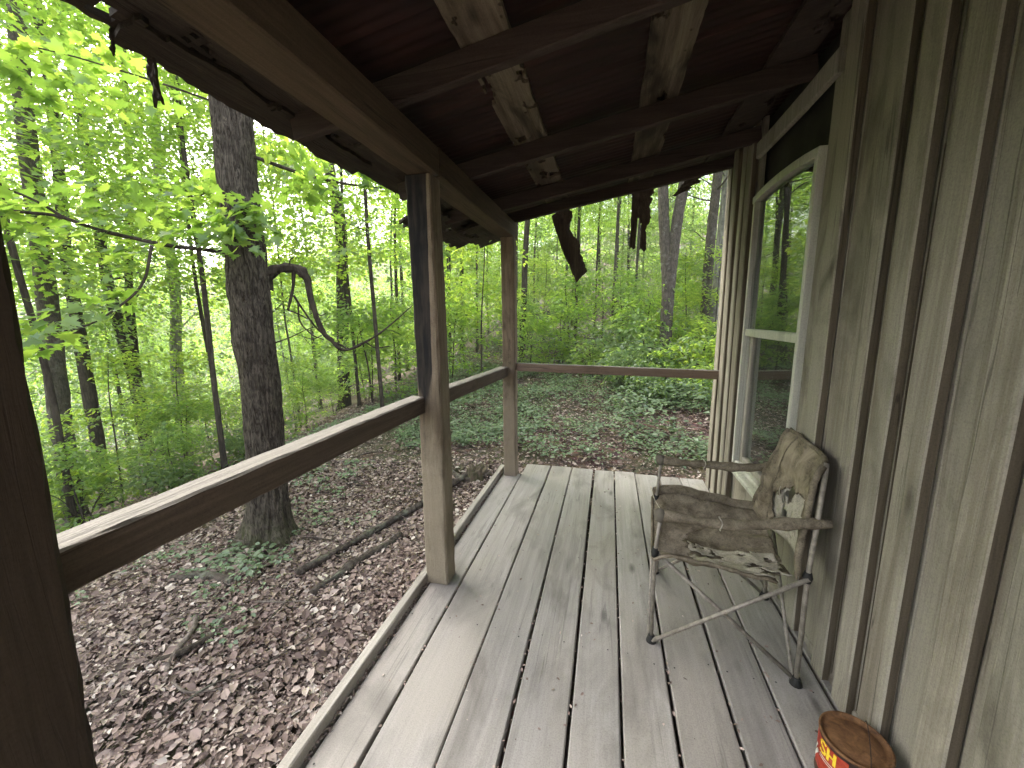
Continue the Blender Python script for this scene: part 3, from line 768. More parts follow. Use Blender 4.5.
b = MB(); b.add(*cloth(bl_fn, 26, 26, -.003, lambda u, v: noise.noise(Vector((u*4, v*4, 5.5)))+.5*noise.noise(Vector((u*14, v*14, 1.5))) < .5)); o = b.build('backrest_lining', M['lining'], chair, HL, True); o.parent = bk; o.location = (0, 0, 0)
# rolled edges of the backrest
eds = [[back_fn(0, v)+np.array((-.004, -.006, 0)) for v in np.linspace(.05, 1, 14)], [back_fn(1, v)+np.array((-.004, .006, 0)) for v in np.linspace(0, 1, 14)], [back_fn(u, 1.) for u in np.linspace(0, 1, 14)], [back_fn(.80+.04*math.sin(v*3), v)+np.array((-.006, 0, 0)) for v in np.linspace(0, 1, 14)]]
b = MB()
for q, r_ in zip(eds, (.013, .011, .010, .004)): b.add(*tube(q, r_, 8, .4, r_*900))
o = b.build('backrest_edge', M['canvas'], chair, HL, True); o.parent = bk; o.location = (0, 0, 0)
# wide near margin of canvas
# armrests
def arm(k0, k1, sd, label):
    pts = [lerp(k0, k1, t)+np.array((0, 0, -.022*math.sin(math.pi*t)+.004*math.sin(9*t+sd))) for t in np.linspace(-.0, 1., 22)]
    rad = [.017+.009*math.sin(3*t*3.1+sd)**2 if t < .33 else .0215+.003*math.sin(17*t+sd)+.003*math.sin(41*t+2*sd) for t in np.linspace(0, 1, 22)]
    b = MB(); b.add(*tube(pts, rad, 16, .14, sd)); o = b.build('armrest', M['canvas'], chair, HL, True); o['label'] = label
    b = MB(); c = pts[0]
    b.add(*tube([c+np.array((-.002, 0, d)) for d in (-.03, -.022, 0, .018, .027, .03)], [.012, .023, .029, .024, .012, .002], 14)); k = b.build('knob', M['pouch'], chair, HL, True); k.parent = o; k.location = (0, 0, 0)
    b = MB(); q = pts[8]
    a = np.linspace(0, 2*math.pi, 17); b.add(*tube([q+np.array((.004*math.sin(3*t), .028*math.cos(t), .028*math.sin(t))) for t in a], .0025, 6, cap=False)); k = b.build('cord', M['lining'], chair, HL, True); k.parent = o; k.location = (0, 0, 0)
b = MB(); rt = random.Random(4)
for i in range(16):      # frayed threads round the tear
    u, v = rt.uniform(.12, .72), rt.uniform(.30, .56); p = back_fn(u, v)+np.array((-.010, 0, 0)); l = rt.uniform(.02, .06); dy = rt.uniform(-.02, .02)
    b.add(*tube(smooth_path([p, p+np.array((-.006, dy*.6, -l*.5)), p+np.array((-.004, dy, -l))], 4), .0011, 5))
o = b.build('frayed_threads', M['lining'], chair, HL, True); o.parent = bk; o.location = (0, 0, 0); o['kind'] = 'stuff'
arm(kNF, np.array((.845, 1.628, .712)), 1., 'near armrest with bunched torn sleeve')
arm(kFF, np.array((.862, 2.125, .752)), 4., 'far armrest with frayed sleeve')
# drawcord across the seat front
b = MB(); b.add(*tube(smooth_path([kNF+np.array((.12, .0, -.005)), (.33, 1.86, .50), (.27, 2.08, .52), (.262, 2.235, .525)], 6), .0025, 6)); b.build('drawcord', M['lining'], chair, HL, True)

# ------------------------------------------------------------------ rusty can
CX0, CY0, CH, CR = .797, 1.262, .165, .089
can = empty('metal_can', (CX0, CY0, 0), 'rusty round tin can with red and yellow label, standing by the cabin wall', 'can')
KL = np.array((CX0, CY0, 0))
def m_rust(name, cols, rough=.75):
    k = NT(name); tc = k.n('ShaderNodeTexCoord').outputs['Object']
    n = k.noise(tc, 22., 7, .7, .6); n2 = k.noise(tc, 70., 3)
    col = k.ramp(n, [(.32, cols[0]), (.5, cols[1]), (.7, cols[2])])
    col = k.mix(k.ramp(n2, [(.55, 0.), (.75, .6)]), col, cols[0])
    return k.out(col, rough, n, .3, .004, .35, .2)
M['rust'] = m_rust('rusted_lid', ((.05, .022, .010), (.13, .062, .026), (.22, .115, .05)))
M['rust_dark'] = m_rust('rusted_can_side', ((.02, .012, .009), (.05, .028, .02), (.10, .055, .035)))
M['lab_red'] = m_rust('faded_red_label', ((.10, .012, .010), (.36, .04, .022), (.45, .09, .04)), .5)
M['lab_yel'] = m_rust('yellow_label_ink', ((.45, .26, .02), (.75, .52, .03), (.80, .60, .06)), .5)
M['lab_wht'] = m_rust('pale_label_ink', ((.30, .28, .24), (.60, .58, .52), (.70, .67, .60)), .5)
def ring(prof, n=64):
    V = []; F = []
    for r_, z in prof:
        for i in range(n): a = 2*math.pi*i/n; V.append((CX0+r_*math.cos(a), CY0+r_*math.sin(a), z))
    for j in range(len(prof)-1):
        for i in range(n): F.append([j*n+i, j*n+(i+1) % n, (j+1)*n+(i+1) % n, (j+1)*n+i])
    return V, F, n
V, F, n = ring([(.002, .004), (CR-.004, .004), (CR, .0), (CR+.002, .004), (CR, .008), (CR, CH-.012), (CR+.0025, CH-.008)])
b = MB(); b.add(V, F); b.build('can_body', M['rust_dark'], can, KL, True)
V, F, n = ring([(CR+.001, CH-.010), (CR+.004, CH-.006), (CR+.004, CH-.001), (CR+.001, CH+.002), (CR-.004, CH), (CR-.006, CH-.006), (CR-.02, CH-.0075), (CR-.022, CH-.0055), (CR-.05, CH-.0055), (.003, CH-.0065), (.0005, CH-.0065)])
b = MB(); b.add(V, F); lid = b.build('lid', M['rust'], can, KL, True)
# label: band plus lettering wrapped round the side towards the deck
def wrap(poly, off, name, mat, parent=None, a0=R(199)):
    """poly: list of quads (s, z) in metres along the side; s runs left to right as read"""
    b = MB()
    for q in poly:
        m_ = 6; V = []; F = []
        (s0, z0), (s1, z1), (s2, z2), (s3, z3) = q
        for i in range(m_+1):
            t = i/m_
            for (sa, za), (sb, zb) in (((s0, z0), (s1, z1)), ((s3, z3), (s2, z2))):
                s_ = sa+(sb-sa)*t; z_ = za+(zb-za)*t; an = a0+s_/CR
                V.append((CX0+(CR+off)*math.cos(an), CY0+(CR+off)*math.sin(an), z_))
        for i in range(m_): F.append([i*2, i*2+2, i*2+3, i*2+1])
        b.add(V, F)
    return b.build(name, mat, can, KL)
def bar(x0, y0, x1, y1, w):
    dx, dy = x1-x0, y1-y0; l = math.hypot(dx, dy); nx_, ny_ = -dy/l*w/2, dx/l*w/2
    return [(x0-nx_, y0-ny_), (x1-nx_, y1-ny_), (x1+nx_, y1+ny_), (x0+nx_, y0+ny_)]
band = wrap([[(-.075, .03), (.055, .03), (.055, .146), (-.075, .146)]], .0012, 'label', M['lab_red'])
Z0 = .102
S = [(-.030, Z0+.006), (-.024, Z0), (-.014, Z0), (-.008, Z0+.006), (-.009, Z0+.014), (-.016, Z0+.019), (-.024, Z0+.023), (-.029, Z0+.029), (-.028, Z0+.036), (-.021, Z0+.040), (-.013, Z0+.040), (-.008, Z0+.035)]
poly = [bar(*S[i], *S[i+1], .0085) for i in range(len(S)-1)]
poly += [bar(.001, Z0-.003, .001, Z0+.040, .0085), bar(.021, Z0-.003, .021, Z0+.040, .0085), bar(.001, Z0+.019, .021, Z0+.019, .008)]
wrap(poly, .0020, 'lettering', M['lab_yel'])
wrap([bar(-.03, .09-i*.008, .03, .09-i*.008, .0028) for i in range(2)]+[bar(-.070, .04, -.040, .085, .012), bar(-.07, .06, -.05, .10, .008)], .0018, 'lettering', M['lab_wht'])
wrap([bar(.006, .062, .028, .062, .012), bar(.036, .068, .05, .068, .008)], .0019, 'lettering', M['lab_yel'])
b = MB(); a = np.linspace(-.1, math.pi+.1, 20)
b.add(*tube([(CX0+.035+.072*math.cos(t)*.55, CY0+.11*math.cos(t)*.8, CH-.02+.035*math.sin(t)) for t in a], .0016, 6)); b.build('wire_handle', M['rust_dark'], can, KL, True)

# crumbs of leaf and bark lodged on the deck beside the edge board and in the gaps
def crumbs():
    r = np.random.default_rng(12); P = []
    y = r.uniform(.7, 3.45, 900); P.append(np.stack([-.984+r.normal(.006, .006, 900), y, np.full(900, .0)+r.uniform(-.004, .012, 900)], 1))
    for gx in gaps[1:9]:
        m = 60; yy = r.uniform(.9, 3.7, m); P.append(np.stack([gx+r.normal(0, .004, m), yy, r.uniform(-.012, .003, m)], 1))
    m = 260; P.append(np.stack([r.uniform(-.9, .85, m), r.uniform(.9, 3.7, m), np.full(m, .004)], 1))
    P = np.concatenate(P); n = len(P); a = r.uniform(0, 6.28, n)
    f = np.stack([np.cos(a), np.sin(a), r.normal(0, .2, n)], 1); nn = np.stack([r.normal(0, .4, n), r.normal(0, .4, n), np.ones(n)], 1)
    o = link('deck_debris', leaf_mesh('deck_debris', LEAF6, P, f, nn, r.uniform(.006, .02, n)), M['litter'])
    tag(o, 'dry leaf crumbs and grit lodged between the deck boards and edge board', 'debris', kind='stuff')
crumbs()

# ------------------------------------------------------------------ main tree
def big_trunk(base, pts, r0, seed):
    ns, nr = 110, 230
    P = smooth_path(pts, 30); 
    zs = np.linspace(0, 1, nr); idx = zs*(len(P)-1); lo = np.floor(idx).astype(int); hi = np.minimum(lo+1, len(P)-1); C = P[lo]*(1-(idx-lo))[:, None]+P[hi]*(idx-lo)[:, None]
    V = []
    for i in range(nr):
        h = C[i][2]-C[0][2]
        base_r = r0*(1-.035*h)
        for j in range(ns):
            a = 2*math.pi*j/ns; ca, sa = math.cos(a), math.sin(a)
            fl = math.exp(-h/.2)*(.115+.10*max(0, math.cos(3*a+seed))**2+.05*max(0, math.cos(5*a+1.3)))
            warp = .35*noise.noise(Vector((ca*1.2, sa*1.2, h*1.1+seed)))
            rg = 1-abs(noise.noise(Vector((ca*7+warp*3, sa*7+warp*3, h*1.9))))*2.2
            rg2 = 1-abs(noise.noise(Vector((ca*15+warp*4, sa*15, h*4.2+9))))*2.2
            lump = .035*noise.noise(Vector((ca*1.5, sa*1.5, h*1.8+4)))
            burl = .035*math.exp(-((h-2.35)/.16)**2)*max(0, math.cos(a-3.6))+.03*math.exp(-((h-1.95)/.2)**2)*max(0, math.cos(a-4.6))
            r_ = base_r+fl+lump*.6+burl+.014*rg+.007*rg2
            V.append(C[i]+np.array((ca*r_, sa*r_, 0)))
    F = [[i*ns+j, i*ns+(j+1) % ns, (i+1)*ns+(j+1) % ns, (i+1)*ns+j] for i in range(nr-1) for j in range(ns)]
    return V, F
MTB = np.array((-3.07, 2.72, gz(-3.07, 2.72)-.05))
mtree = empty('large_tree', MTB, 'big furrowed trunk close to the porch with broken crooked branch', 'tree')
b = MB(); b.add(*big_trunk(MTB, [MTB, (-3.03, 2.78, .2), (-3.01, 2.80, .8), (-2.99, 2.80, 1.7), (-2.985, 2.80, 2.6), (-2.97, 2.82, 3.5), (-2.95, 2.85, 5.2), (-2.9, 2.9, 9.)], .142, 1.3))
b.build('trunk', M['bark_oak'], mtree, MTB, True)
b = MB()
br = smooth_path([(-2.93, 2.86, 1.82), (-2.86, 2.90, 1.93), (-2.80, 2.97, 1.965), (-2.70, 3.05, 1.95), (-2.645, 3.08, 1.86), (-2.63, 3.09, 1.66), (-2.60, 3.11, 1.49), (-2.57, 3.15, 1.37), (-2.52, 3.19, 1.31)], 6)
b.add(*tube(br, np.interp(np.linspace(0, 1, len(br)), [0, .05, .12, .3, .42, .47, .55, .75, 1], [.085, .055, .041, .034, .041, .031, .027, .022, .017]), 16, .75, 2))
b2 = smooth_path([(-2.55, 3.13, 1.37), (-2.40, 3.17, 1.23), (-2.24, 3.28, 1.30), (-2.09, 3.38, 1.41), (-1.86, 3.53, 1.64)], 6); b.add(*tube(b2, np.linspace(.016, .005, len(b2)), 8, .6, 5))
for pts, r0_ in (([(-2.73, 3.02, 1.95), (-2.74, 3.0, 1.79), (-2.79, 2.97, 1.60)], .016), ([(-2.74, 3.0, 1.73), (-2.69, 3.04, 1.6), (-2.63, 3.1, 1.45), (-2.52, 3.17, 1.30)], .010), ([(-2.79, 2.97, 1.6), (-2.72, 3.0, 1.57), (-2.66, 3.05, 1.52)], .008), ([(-2.71, 3.01, 1.66), (-2.72, 3.02, 1.5), (-2.64, 3.06, 1.38), (-2.55, 3.1, 1.33)], .008), ([(-2.80, 2.95, 1.94), (-2.9, 2.93, 1.86), (-2.95, 2.9, 1.83)], .01), ([(-2.24, 3.28, 1.30), (-2.18, 3.34, 1.24), (-2.06, 3.4, 1.25)], .008), ([(-2.5, 3.17, 1.3), (-2.44, 3.2, 1.27), (-2.38, 3.2, 1.23)], .012), ([(-2.62, 3.1, 1.6), (-2.56, 3.1, 1.55), (-2.52, 3.12, 1.57)], .006), ([(-2.3, 3.24, 1.27), (-2.26, 3.2, 1.36), (-2.2, 3.2, 1.42)], .004), ([(-2.09, 3.38, 1.41), (-2.0, 3.36, 1.40), (-1.93, 3.4, 1.36)], .004), ([(-2.75, 3.0, 1.965), (-2.72, 2.98, 2.03), (-2.68, 2.98, 2.05)], .007)):
    p = smooth_path(pts, 6); b.add(*tube(p, np.linspace(r0_, r0_*.6, len(p)), 8, .3, 1))
b.build('broken_branch', M['bark_dark'], mtree, MTB, True)
# leafy limbs
limb_defs = [
    ([(-2.95, 2.75, 2.05), (-3.06, 2.47, 2.06), (-3.19, 2.31, 2.07), (-3.37, 2.04, 2.13), (-3.46, 1.89, 2.19), (-3.53, 1.76, 2.19), (-3.7, 1.55, 2.2), (-4.1, 1.1, 2.25)], .017),
    ([(-3.45, 1.90, 2.19), (-3.51, 1.79, 2.28), (-3.62, 1.6, 2.36), (-3.8, 1.2, 2.5)], .010),
    ([(-3.23, 2.25, 2.06), (-3.28, 2.19, 1.80), (-3.35, 2.07, 1.63), (-3.46, 1.89, 1.48), (-3.58, 1.66, 1.45), (-3.8, 1.3, 1.43)], .010),
    ([(-2.90, 2.85, 2.85), (-2.6, 3.05, 2.75), (-2.35, 3.2, 2.70), (-2.15, 3.3, 2.68), (-1.93, 3.45, 2.68)], .016),
    ([(-3.0, 2.8, 3.2), (-3.4, 2.5, 3.3), (-3.9, 2.2, 3.4), (-4.4, 2.0, 3.4)], .008),
    ([(-3.05, 2.85, 2.7), (-3.5, 3.1, 2.8), (-4.0, 3.3, 2.75), (-4.6, 3.4, 2.6)], .012),
    ([(-2.95, 2.9, 3.4), (-2.8, 3.4, 3.6), (-2.6, 4.1, 3.5), (-2.4, 4.6, 3.3)], .010)]
b = MB()
for pts, r0_ in limb_defs:
    p = smooth_path(pts, 6); b.add(*tube(p, np.linspace(r0_, r0_*.35, len(p)), 7, .3, r0_*100))
b.build('limb', M['bark_dark'], mtree, MTB, True)
def main_leaves():
    r = np.random.default_rng(21); C = []; D = []; Rd = []; Nl = []
    def s(c, d, rad, n): C.append(np.array(c, float)); D.append(d); Rd.append(rad); Nl.append(n)
    for li, dn in ((0, 9), (1, 6), (2, 5), (3, 5), (4, 8), (5, 8), (6, 9)):
        p = smooth_path(limb_defs[li][0], 6)
        for i in range(dn):
            t = r.uniform(.25, 1.); q = p[int(t*(len(p)-1))]; d = nrm(p[-1]-p[0])
            a = r.choice([-1, 1])*r.uniform(.4, 1.2); d2 = np.array((d[0]*math.cos(a)-d[1]*math.sin(a), d[0]*math.sin(a)+d[1]*math.cos(a), .05))
            rad = r.uniform(.18, .34); s(q+d2*rad*.8+np.array((0, 0, r.normal(.0, .08))), d2, rad, int(rad*95))
    # cluster hanging just in front of the trunk
    s((-2.78, 2.58, 2.33), (.2, -.6, -.1), .20, 26); s((-2.74, 2.62, 2.20), (.4, -.4, -.1), .20, 26); s((-2.85, 2.55, 2.26), (-.5, -.5, 0), .18, 16)
    s((-2.55, 2.93, 2.78), (.6, .3, -.2), .25, 30); s((-2.4, 3.15, 2.66), (.6, .3, -.2), .28, 30); s((-2.5, 2.95, 2.95), (.5, .1, -.1), .22, 20)
    for c, rad in (((-2.95, 2.48, 2.42), .24), ((-3.05, 2.42, 2.22), .26), ((-2.62, 2.72, 2.36), .2), ((-3.2, 2.35, 2.35), .26), ((-2.9, 2.5, 2.12), .18), ((-2.45, 3.0, 2.55), .24), ((-2.3, 3.25, 2.78), .26), ((-3.35, 2.2, 2.5), .3)): s(c, (r.normal(), r.normal(), -.1), rad, int(rad*105))
    P, Fw, Nn = sprays(C, Rd, Nl, r, .35, .22, D)
    keep = P[:, 0] < -1.75
    me = leaf_mesh('foliage', MAPLE, P[keep], Fw[keep], Nn[keep], r.uniform(.06, .115, keep.sum()))
    link('foliage', me, M['leaf_bright'], mtree).location = -MTB
main_leaves()

# ------------------------------------------------------------------ tree builders
def trunk_mesh(pts, r0, r1, seed, sides=12, limbs=8, limb_len=2., z_from=.3, flare=1.5):
    r = np.random.default_rng(seed)
    p = smooth_path(pts, 10); L = np.linspace(0, 1, len(p))
    rad = r0+(r1-r0)*L; h = p[:, 2]-p[0, 2]; rad = rad*(1+(flare-1)*np.exp(-h/.18))
    b = MB(); b.add(*tube(p, rad, sides, .12, seed))
    tips = []
    for i in range(limbs):
        t = r.uniform(z_from, .97); q = p[int(t*(len(p)-1))]; a = r.uniform(0, 6.28); l = limb_len*r.uniform(.5, 1.1)*(1.15-.5*t)
        d = np.array((math.cos(a), math.sin(a), r.uniform(.1, .6)))
        e = [q, q+d*l*.35, q+d*l*.7+np.array((0, 0, .05*l)), q+d*l+np.array((0, 0, -.02*l))]
        e = smooth_path(e, 4); rr = min(.3*r0, .02+.012*l)*(1.05-.5*t)
        b.add(*tube(e, np.linspace(rr, rr*.25, len(e)), 6, .2, i))
        for k_ in (.5, .75, 1.): tips.append((e[int(k_*(len(e)-1))], d))
    return b, tips

def crown_mesh(name, seed, z0, z1, rad, n_spr, per, size, shape=LEAF4, spr=(.45, .95), tips=()):
    r = np.random.default_rng(seed); C = []; D = []; Rd = []; Nl = []
    for q, d in tips:
        for _ in range(2):
            rr = r.uniform(*spr); C.append(q+np.array((r.normal(0, .25), r.normal(0, .25), r.normal(0, .15)))); D.append((d[0]+r.normal(0, .4), d[1]+r.normal(0, .4), 0)); Rd.append(rr); Nl.append(int(per*rr/spr[1]))
    for i in range(n_spr):
        t = r.uniform(0, 1); z = z0+(z1-z0)*t
        prof = rad*(.55+.45*math.sin(math.pi*min(1, .15+.8*t)))*(1.0 if t < .75 else 1-1.6*(t-.75))
        a = r.uniform(0, 6.28); q = prof*math.sqrt(r.uniform(.08, 1.))
        c = np.array((q*math.cos(a), q*math.sin(a), z))
        if noise.noise(Vector((c[0]*.7+seed, c[1]*.7, c[2]*.7))) < -.22: continue
        rr = r.uniform(*spr); C.append(c); D.append((math.cos(a)+r.normal(0, .4), math.sin(a)+r.normal(0, .4), 0)); Rd.append(rr); Nl.append(int(per*rr/spr[1]))
    P, Fw, Nn = sprays(C, Rd, Nl, r, .3, .2, D)
    return leaf_mesh(name, shape, P, Fw, Nn, r.uniform(.7, 1.3, len(P))*size)

CROWNS = []
for i, (z0, z1, rad, ns, per, sz, mat) in enumerate(((2.0, 11, 2.6, 240, 105, .105, 'leaf_bright'), (1.0, 10, 2.4, 230, 100, .108, 'leaf_bright'), (2.4, 12, 2.8, 250, 105, .108, 'leaf_dull'), (.6, 8, 2.2, 200, 100, .105, 'leaf_bright'))):
    me = crown_mesh('crown', 100+i, z0, z1, rad, ns, per, sz); me.materials.append(M[mat]); CROWNS.append(me)

def named_tree(label, pts_list, radii, bark, crown=None, crown_z=0., cs=1., seed=1, name='forest_tree', limbs=6, group=None, sides=12, rz=0., cat='tree', zf=.35, ll=1.6):
    base = np.array(pts_list[0][0], float)
    gb = gz(base[0], base[1])
    root = empty(name, (base[0], base[1], gb), label, cat, group)
    loc = np.array((base[0], base[1], gb)); b = MB()
    for pts, (r0, r1) in zip(pts_list, radii):
        pts = [np.array(p, float) for p in pts]
        if pts is not None and abs(pts[0][0]-base[0]) < .01 and abs(pts[0][1]-base[1]) < .01:
            d = pts[1]-pts[0]; pts[0] = np.array((pts[0][0]-d[0]/d[2]*(pts[0][2]-gb+.1), pts[0][1]-d[1]/d[2]*(pts[0][2]-gb+.1), gb-.1)) if pts[0][2] > gb-.1 else pts[0]
        d = nrm(pts[-1]-pts[-2]); pts.append(pts[-1]+d*3.0+np.array((.1, .1, 0))); pts.append(pts[-1]+d*2.5)
        bb, tips = trunk_mesh(pts, r0, r1, seed, sides, limbs, ll, zf)
        for V_, in zip(bb.V): b.V.append(V_)
        b.F += [[v+b.n for v in f] for f in bb.F]; b.n += bb.n
    b.build('trunk', M[bark], root, loc, True)
    if crown is not None:
        o = link('crown', CROWNS[crown], None, root); o.location = (0, 0, crown_z); o.scale = (cs, cs, cs); o.rotation_euler = (0, 0, rz)
    return root
named_tree('thick grey trunk nearest the dark near post, leaning left', [[(-9.0, 4.36, -1.9), (-8.99, 4.39, -.44), (-8.93, 4.5, 1.58), (-8.9, 4.57, 2.85), (-8.84, 4.68, 5.06)]], [(.15, .09)], 'bark_grey', 0, 2.2, 1., 31)
named_tree('dark trunk just right of the thick grey leaning trunk', [[(-11.46, 6.14, -2.2), (-11.44, 6.18, .49), (-11.42, 6.2, 1.86), (-11.41, 6.23, 3.09)]], [(.13, .08)], 'bark_dark', 1, 2.6, 1., 32)
named_tree('dark tree with two crossing stems between the left trunks', [[(-11.9, 7.38, -2.4), (-11.9, 7.38, -.2), (-11.94, 7.31, 1.1), (-11.98, 7.24, 2.09), (-12.05, 7.25, 3.28)], [(-11.9, 7.40, -.3), (-11.84, 7.46, 1.34), (-11.79, 7.55, 2.59)]], [(.15, .08), (.10, .06)], 'bark_dark', 2, 2.8, .9, 33)
named_tree('pale grey trunk left of the big trunk, halfway back', [[(-12.29, 8.6, -2.6), (-12.26, 8.65, -.4), (-12.22, 8.7, .73), (-12.11, 8.85, 2.44), (-12.09, 8.88, 5.39)]], [(.17, .09)], 'bark_pale', 1, 3.4, 1., 34)
named_tree('thin bare dark sapling stem left beside the big trunk', [[(-6.28, 4.95, -1.0), (-6.27, 4.97, .57), (-6.24, 5.0, 2.17), (-6.25, 5.0, 4.26)]], [(.045, .022)], 'bark_dark', 3, 3.4, .55, 35, 'sapling', 4, cat='sapling', zf=.5, ll=.8)
named_tree('sturdy dark trunk seen behind the broken crooked branch', [[(-7.95, 10.29, -1.3), (-7.87, 10.35, .62), (-7.69, 10.48, 4.12), (-7.82, 10.39, 5.73)]], [(.19, .12)], 'bark_dark', 0, 2.6, 1., 36)
named_tree('hair-thin sapling right of the big trunk', [[(-8.21, 8.75, -1.2), (-8.25, 8.71, .75), (-8.3, 8.7, 1.8)]], [(.03, .015)], 'bark_grey', None, 0, 1, 37, 'sapling', 7, cat='sapling', ll=.7)
named_tree('dark trunk showing right beside the corner post', [[(-2.61, 11.71, -.15), (-2.5, 11.74, 2.04), (-2.43, 11.75, 3.62)]], [(.095, .07)], 'bark_dark', 2, 1.4, 1.4, 38)
named_tree('forked grey tree left of the cabin corner, splitting into a V', [[(1.33, 9.91, .1), (1.31, 9.91, 1.2), (1.3, 9.91, 2.2), (1.2, 9.93, 3.2), (1.11, 9.94, 4.3)], [(1.34, 9.91, .3), (1.33, 9.91, 1.5), (1.36, 9.91, 2.39), (1.42, 9.9, 3.42), (1.53, 9.88, 4.35)]], [(.14, .10), (.13, .11)], 'bark_grey', 2, 1.6, 1.6, 39, zf=.6)  # crown enlarged, like the next, to shade the far end and fill the opening
named_tree('grey trunk close to the cabin corner, leaning right', [[(2.45, 11.24, .2), (2.44, 11.24, .87), (2.43, 11.24, 2.65), (2.5, 11.23, 4.79)]], [(.13, .10)], 'bark_grey', 0, 1.8, 1.6, 40, zf=.5)
named_tree('pale grey trunk nearest the cabin corner', [[(2.84, 12.17, .3), (2.85, 12.17, .81), (2.9, 12.16, 2.74), (2.93, 12.16, 4.55)]], [(.13, .10)], 'bark_pale', 2, 2.0, 1.4, 41, zf=.5)

# near maples with big lobed leaves, their crowns hanging into the upper left
for i, (x, y, zc, lab) in enumerate(((-6.9, 3.3, 3.2, 'young maple with bright lobed leaves left of the big trunk, stem slanting'), (-8.0, 6.3, 3.4, 'young maple with bright lobed leaves directly behind the big trunk'), (-5.9, 8.2, 3.2, 'farther young maple with lobed leaves just right of the big trunk'), (-4.3, 6.7, 2.9, 'nearer young maple with lobed leaves filling the gap beside the stained post'), (-7.9, 1.4, 3.4, 'young maple with lobed leaves mostly hidden behind the dark near post'))):
    gb = gz(x, y)
    rt = named_tree(lab, [[(x, y, gb), (x-.1, y+.1, gb+2.), (x-.05, y, gb+4.)]], [(.04, .025)], 'bark_dark', None, 0, 1, 300+i, 'maple_tree', 8, cat='tree', zf=.45, ll=1.6)
    me = crown_mesh('crown', 310+i, zc, zc+4.2, 2.3, 150, 52, .088, MAPLE, (.35, .7)); me.materials.append(M[('leaf_bright', 'leaf_mid')[i % 2]]); link('crown', me, None, rt)
# forest behind: individual trees copied from a few models
protos = []
for i, (bark, ci, h) in enumerate((('bark_dark', 0, 11), ('bark_grey', 1, 10), ('bark_dark', 2, 12), ('bark_pale', 3, 9))):
    root = empty('forest_tree', (0, 0, 0), 'x', 'tree', 'trees of the surrounding forest')
    bb, tips = trunk_mesh([(0, 0, -.3), (.05, .03, h*.3), (-.1, .1, h*.65), (.05, .05, h)], (.09, .08, .11, .06)[i], .02, 60+i, 9, 16, 2.2, .2)
    bb.build('trunk', M[bark], root, (0, 0, 0), True); link('crown', CROWNS[ci], None, root); protos.append(root)
spr = []
for i, mat in enumerate(('leaf_bright', 'leaf_mid', 'leaf_bright')):
    root = empty('sapling', (0, 0, 0), 'x', 'sapling', 'leafy saplings of the understorey')
    h = (2.6, 3.4, 1.9)[i]
    bb, tips = trunk_mesh([(0, 0, -.1), (.06, .02, h*.4), (.12, -.05, h*.75), (.2, 0, h)], .022, .006, 80+i, 6, 11, 1.0, .15, 1.2)
    bb.build('stem', M['bark_dark'], root, (0, 0, 0), True)
    me = crown_mesh('foliage', 90+i, .5, h, .7, 10, 34, .10, LEAF6, (.22, .42), tips); me.materials.append(M[mat]); link('foliage', me, None, root); spr.append(root)
shr = []
for i, mat in enumerate(('leaf_dull', 'leaf_mid')):
    root = empty('shrub', (0, 0, 0), 'x', 'shrub', 'low shrubs on the forest floor')
    r = np.random.default_rng(70+i); b = MB(); tips = []
    for k_ in range(9):
        a = r.uniform(0, 6.28); d = np.array((math.cos(a), math.sin(a), 0)); l = r.uniform(.35, .7); hh = r.uniform(.5, 1.)
        p = smooth_path([(0, 0, -.05), d*l*.3+np.array((0, 0, hh*.6)), d*l*.7+np.array((0, 0, hh*.95)), d*l+np.array((0, 0, hh*.95))], 5)
        b.add(*tube(p, np.linspace(.011, .003, len(p)), 5)); tips += [(p[int(q*(len(p)-1))], d) for q in (.45, .7, .9)]
    b.build('stem', M['bark_dark'], root, (0, 0, 0), True)
    me = crown_mesh('foliage', 75+i, .3, .9, .5, 4, 24, .10, LEAF6, (.16, .3), tips); me.materials.append(M[mat]); link('foliage', me, None, root); shr.append(root)

used = set()
def put(pro, k, x, y, rz, sc, label, group):
    p = pro[k]; loc = (x, y, gz(x, y)-.03)
    if id(p) not in used:
        used.add(id(p)); p.location = loc; p.rotation_euler = (0, 0, rz); p.scale = (sc, sc, sc); p['label'] = label; p['group'] = group; return
    copy_tree(p, loc, rz, sc, label, group)
KIND_T = ['dark trunked tree in the forest mass beyond the clearing', 'grey trunked tree in the forest mass beyond the clearing', 'tall dark tree with cool green leaves deep in the forest', 'pale barked bright green tree in the forest mass']
KIND_S = ['bright leafy sapling among the undergrowth on the forest edge', 'tall cool-green sapling among the undergrowth on the forest edge', 'short bright sapling among the undergrowth on the forest edge']
KIND_B = ['cool green shrub on the slope past the deck end', 'mid-green shrub on the slope past the deck end']
rf = np.random.default_rng(17); placed = []
def ok(x, y, dmin):
    for a, c in placed:
        if (a-x)**2+(c-y)**2 < dmin*dmin: return False
    placed.append((x, y)); return True
n = 0
while n < 52:
    az = rf.uniform(R(-84), R(22)) if n < 44 else rf.uniform(R(-170), R(-90)); d = 15+25*rf.uniform(0, 1)**.8  # the last few are unseen trees added behind the viewer to block sky light
    x, y = d*math.sin(az), d*math.cos(az)
    if x > 4.5 or (R(-16) < az < R(12) and d < 24) or not ok(x, y, 2.4): continue
    put(protos, kk_ := (n % 4 if n < 4 else int(rf.integers(0, 4))), x, y, rf.uniform(0, 6.28), rf.uniform(.8, 1.3), KIND_T[kk_], 'trees of the surrounding forest'); n += 1
for i in range(9):
    az = R(-13+2.9*i); d = 25+rf.uniform(0, 7); x, y = d*math.sin(az), d*math.cos(az); kk_ = (0, 1, 3, 2)[i % 4]
    put(protos, kk_, x, y, rf.uniform(0, 6.28), rf.uniform(1.0, 1.35), KIND_T[kk_], 'trees of the surrounding forest')
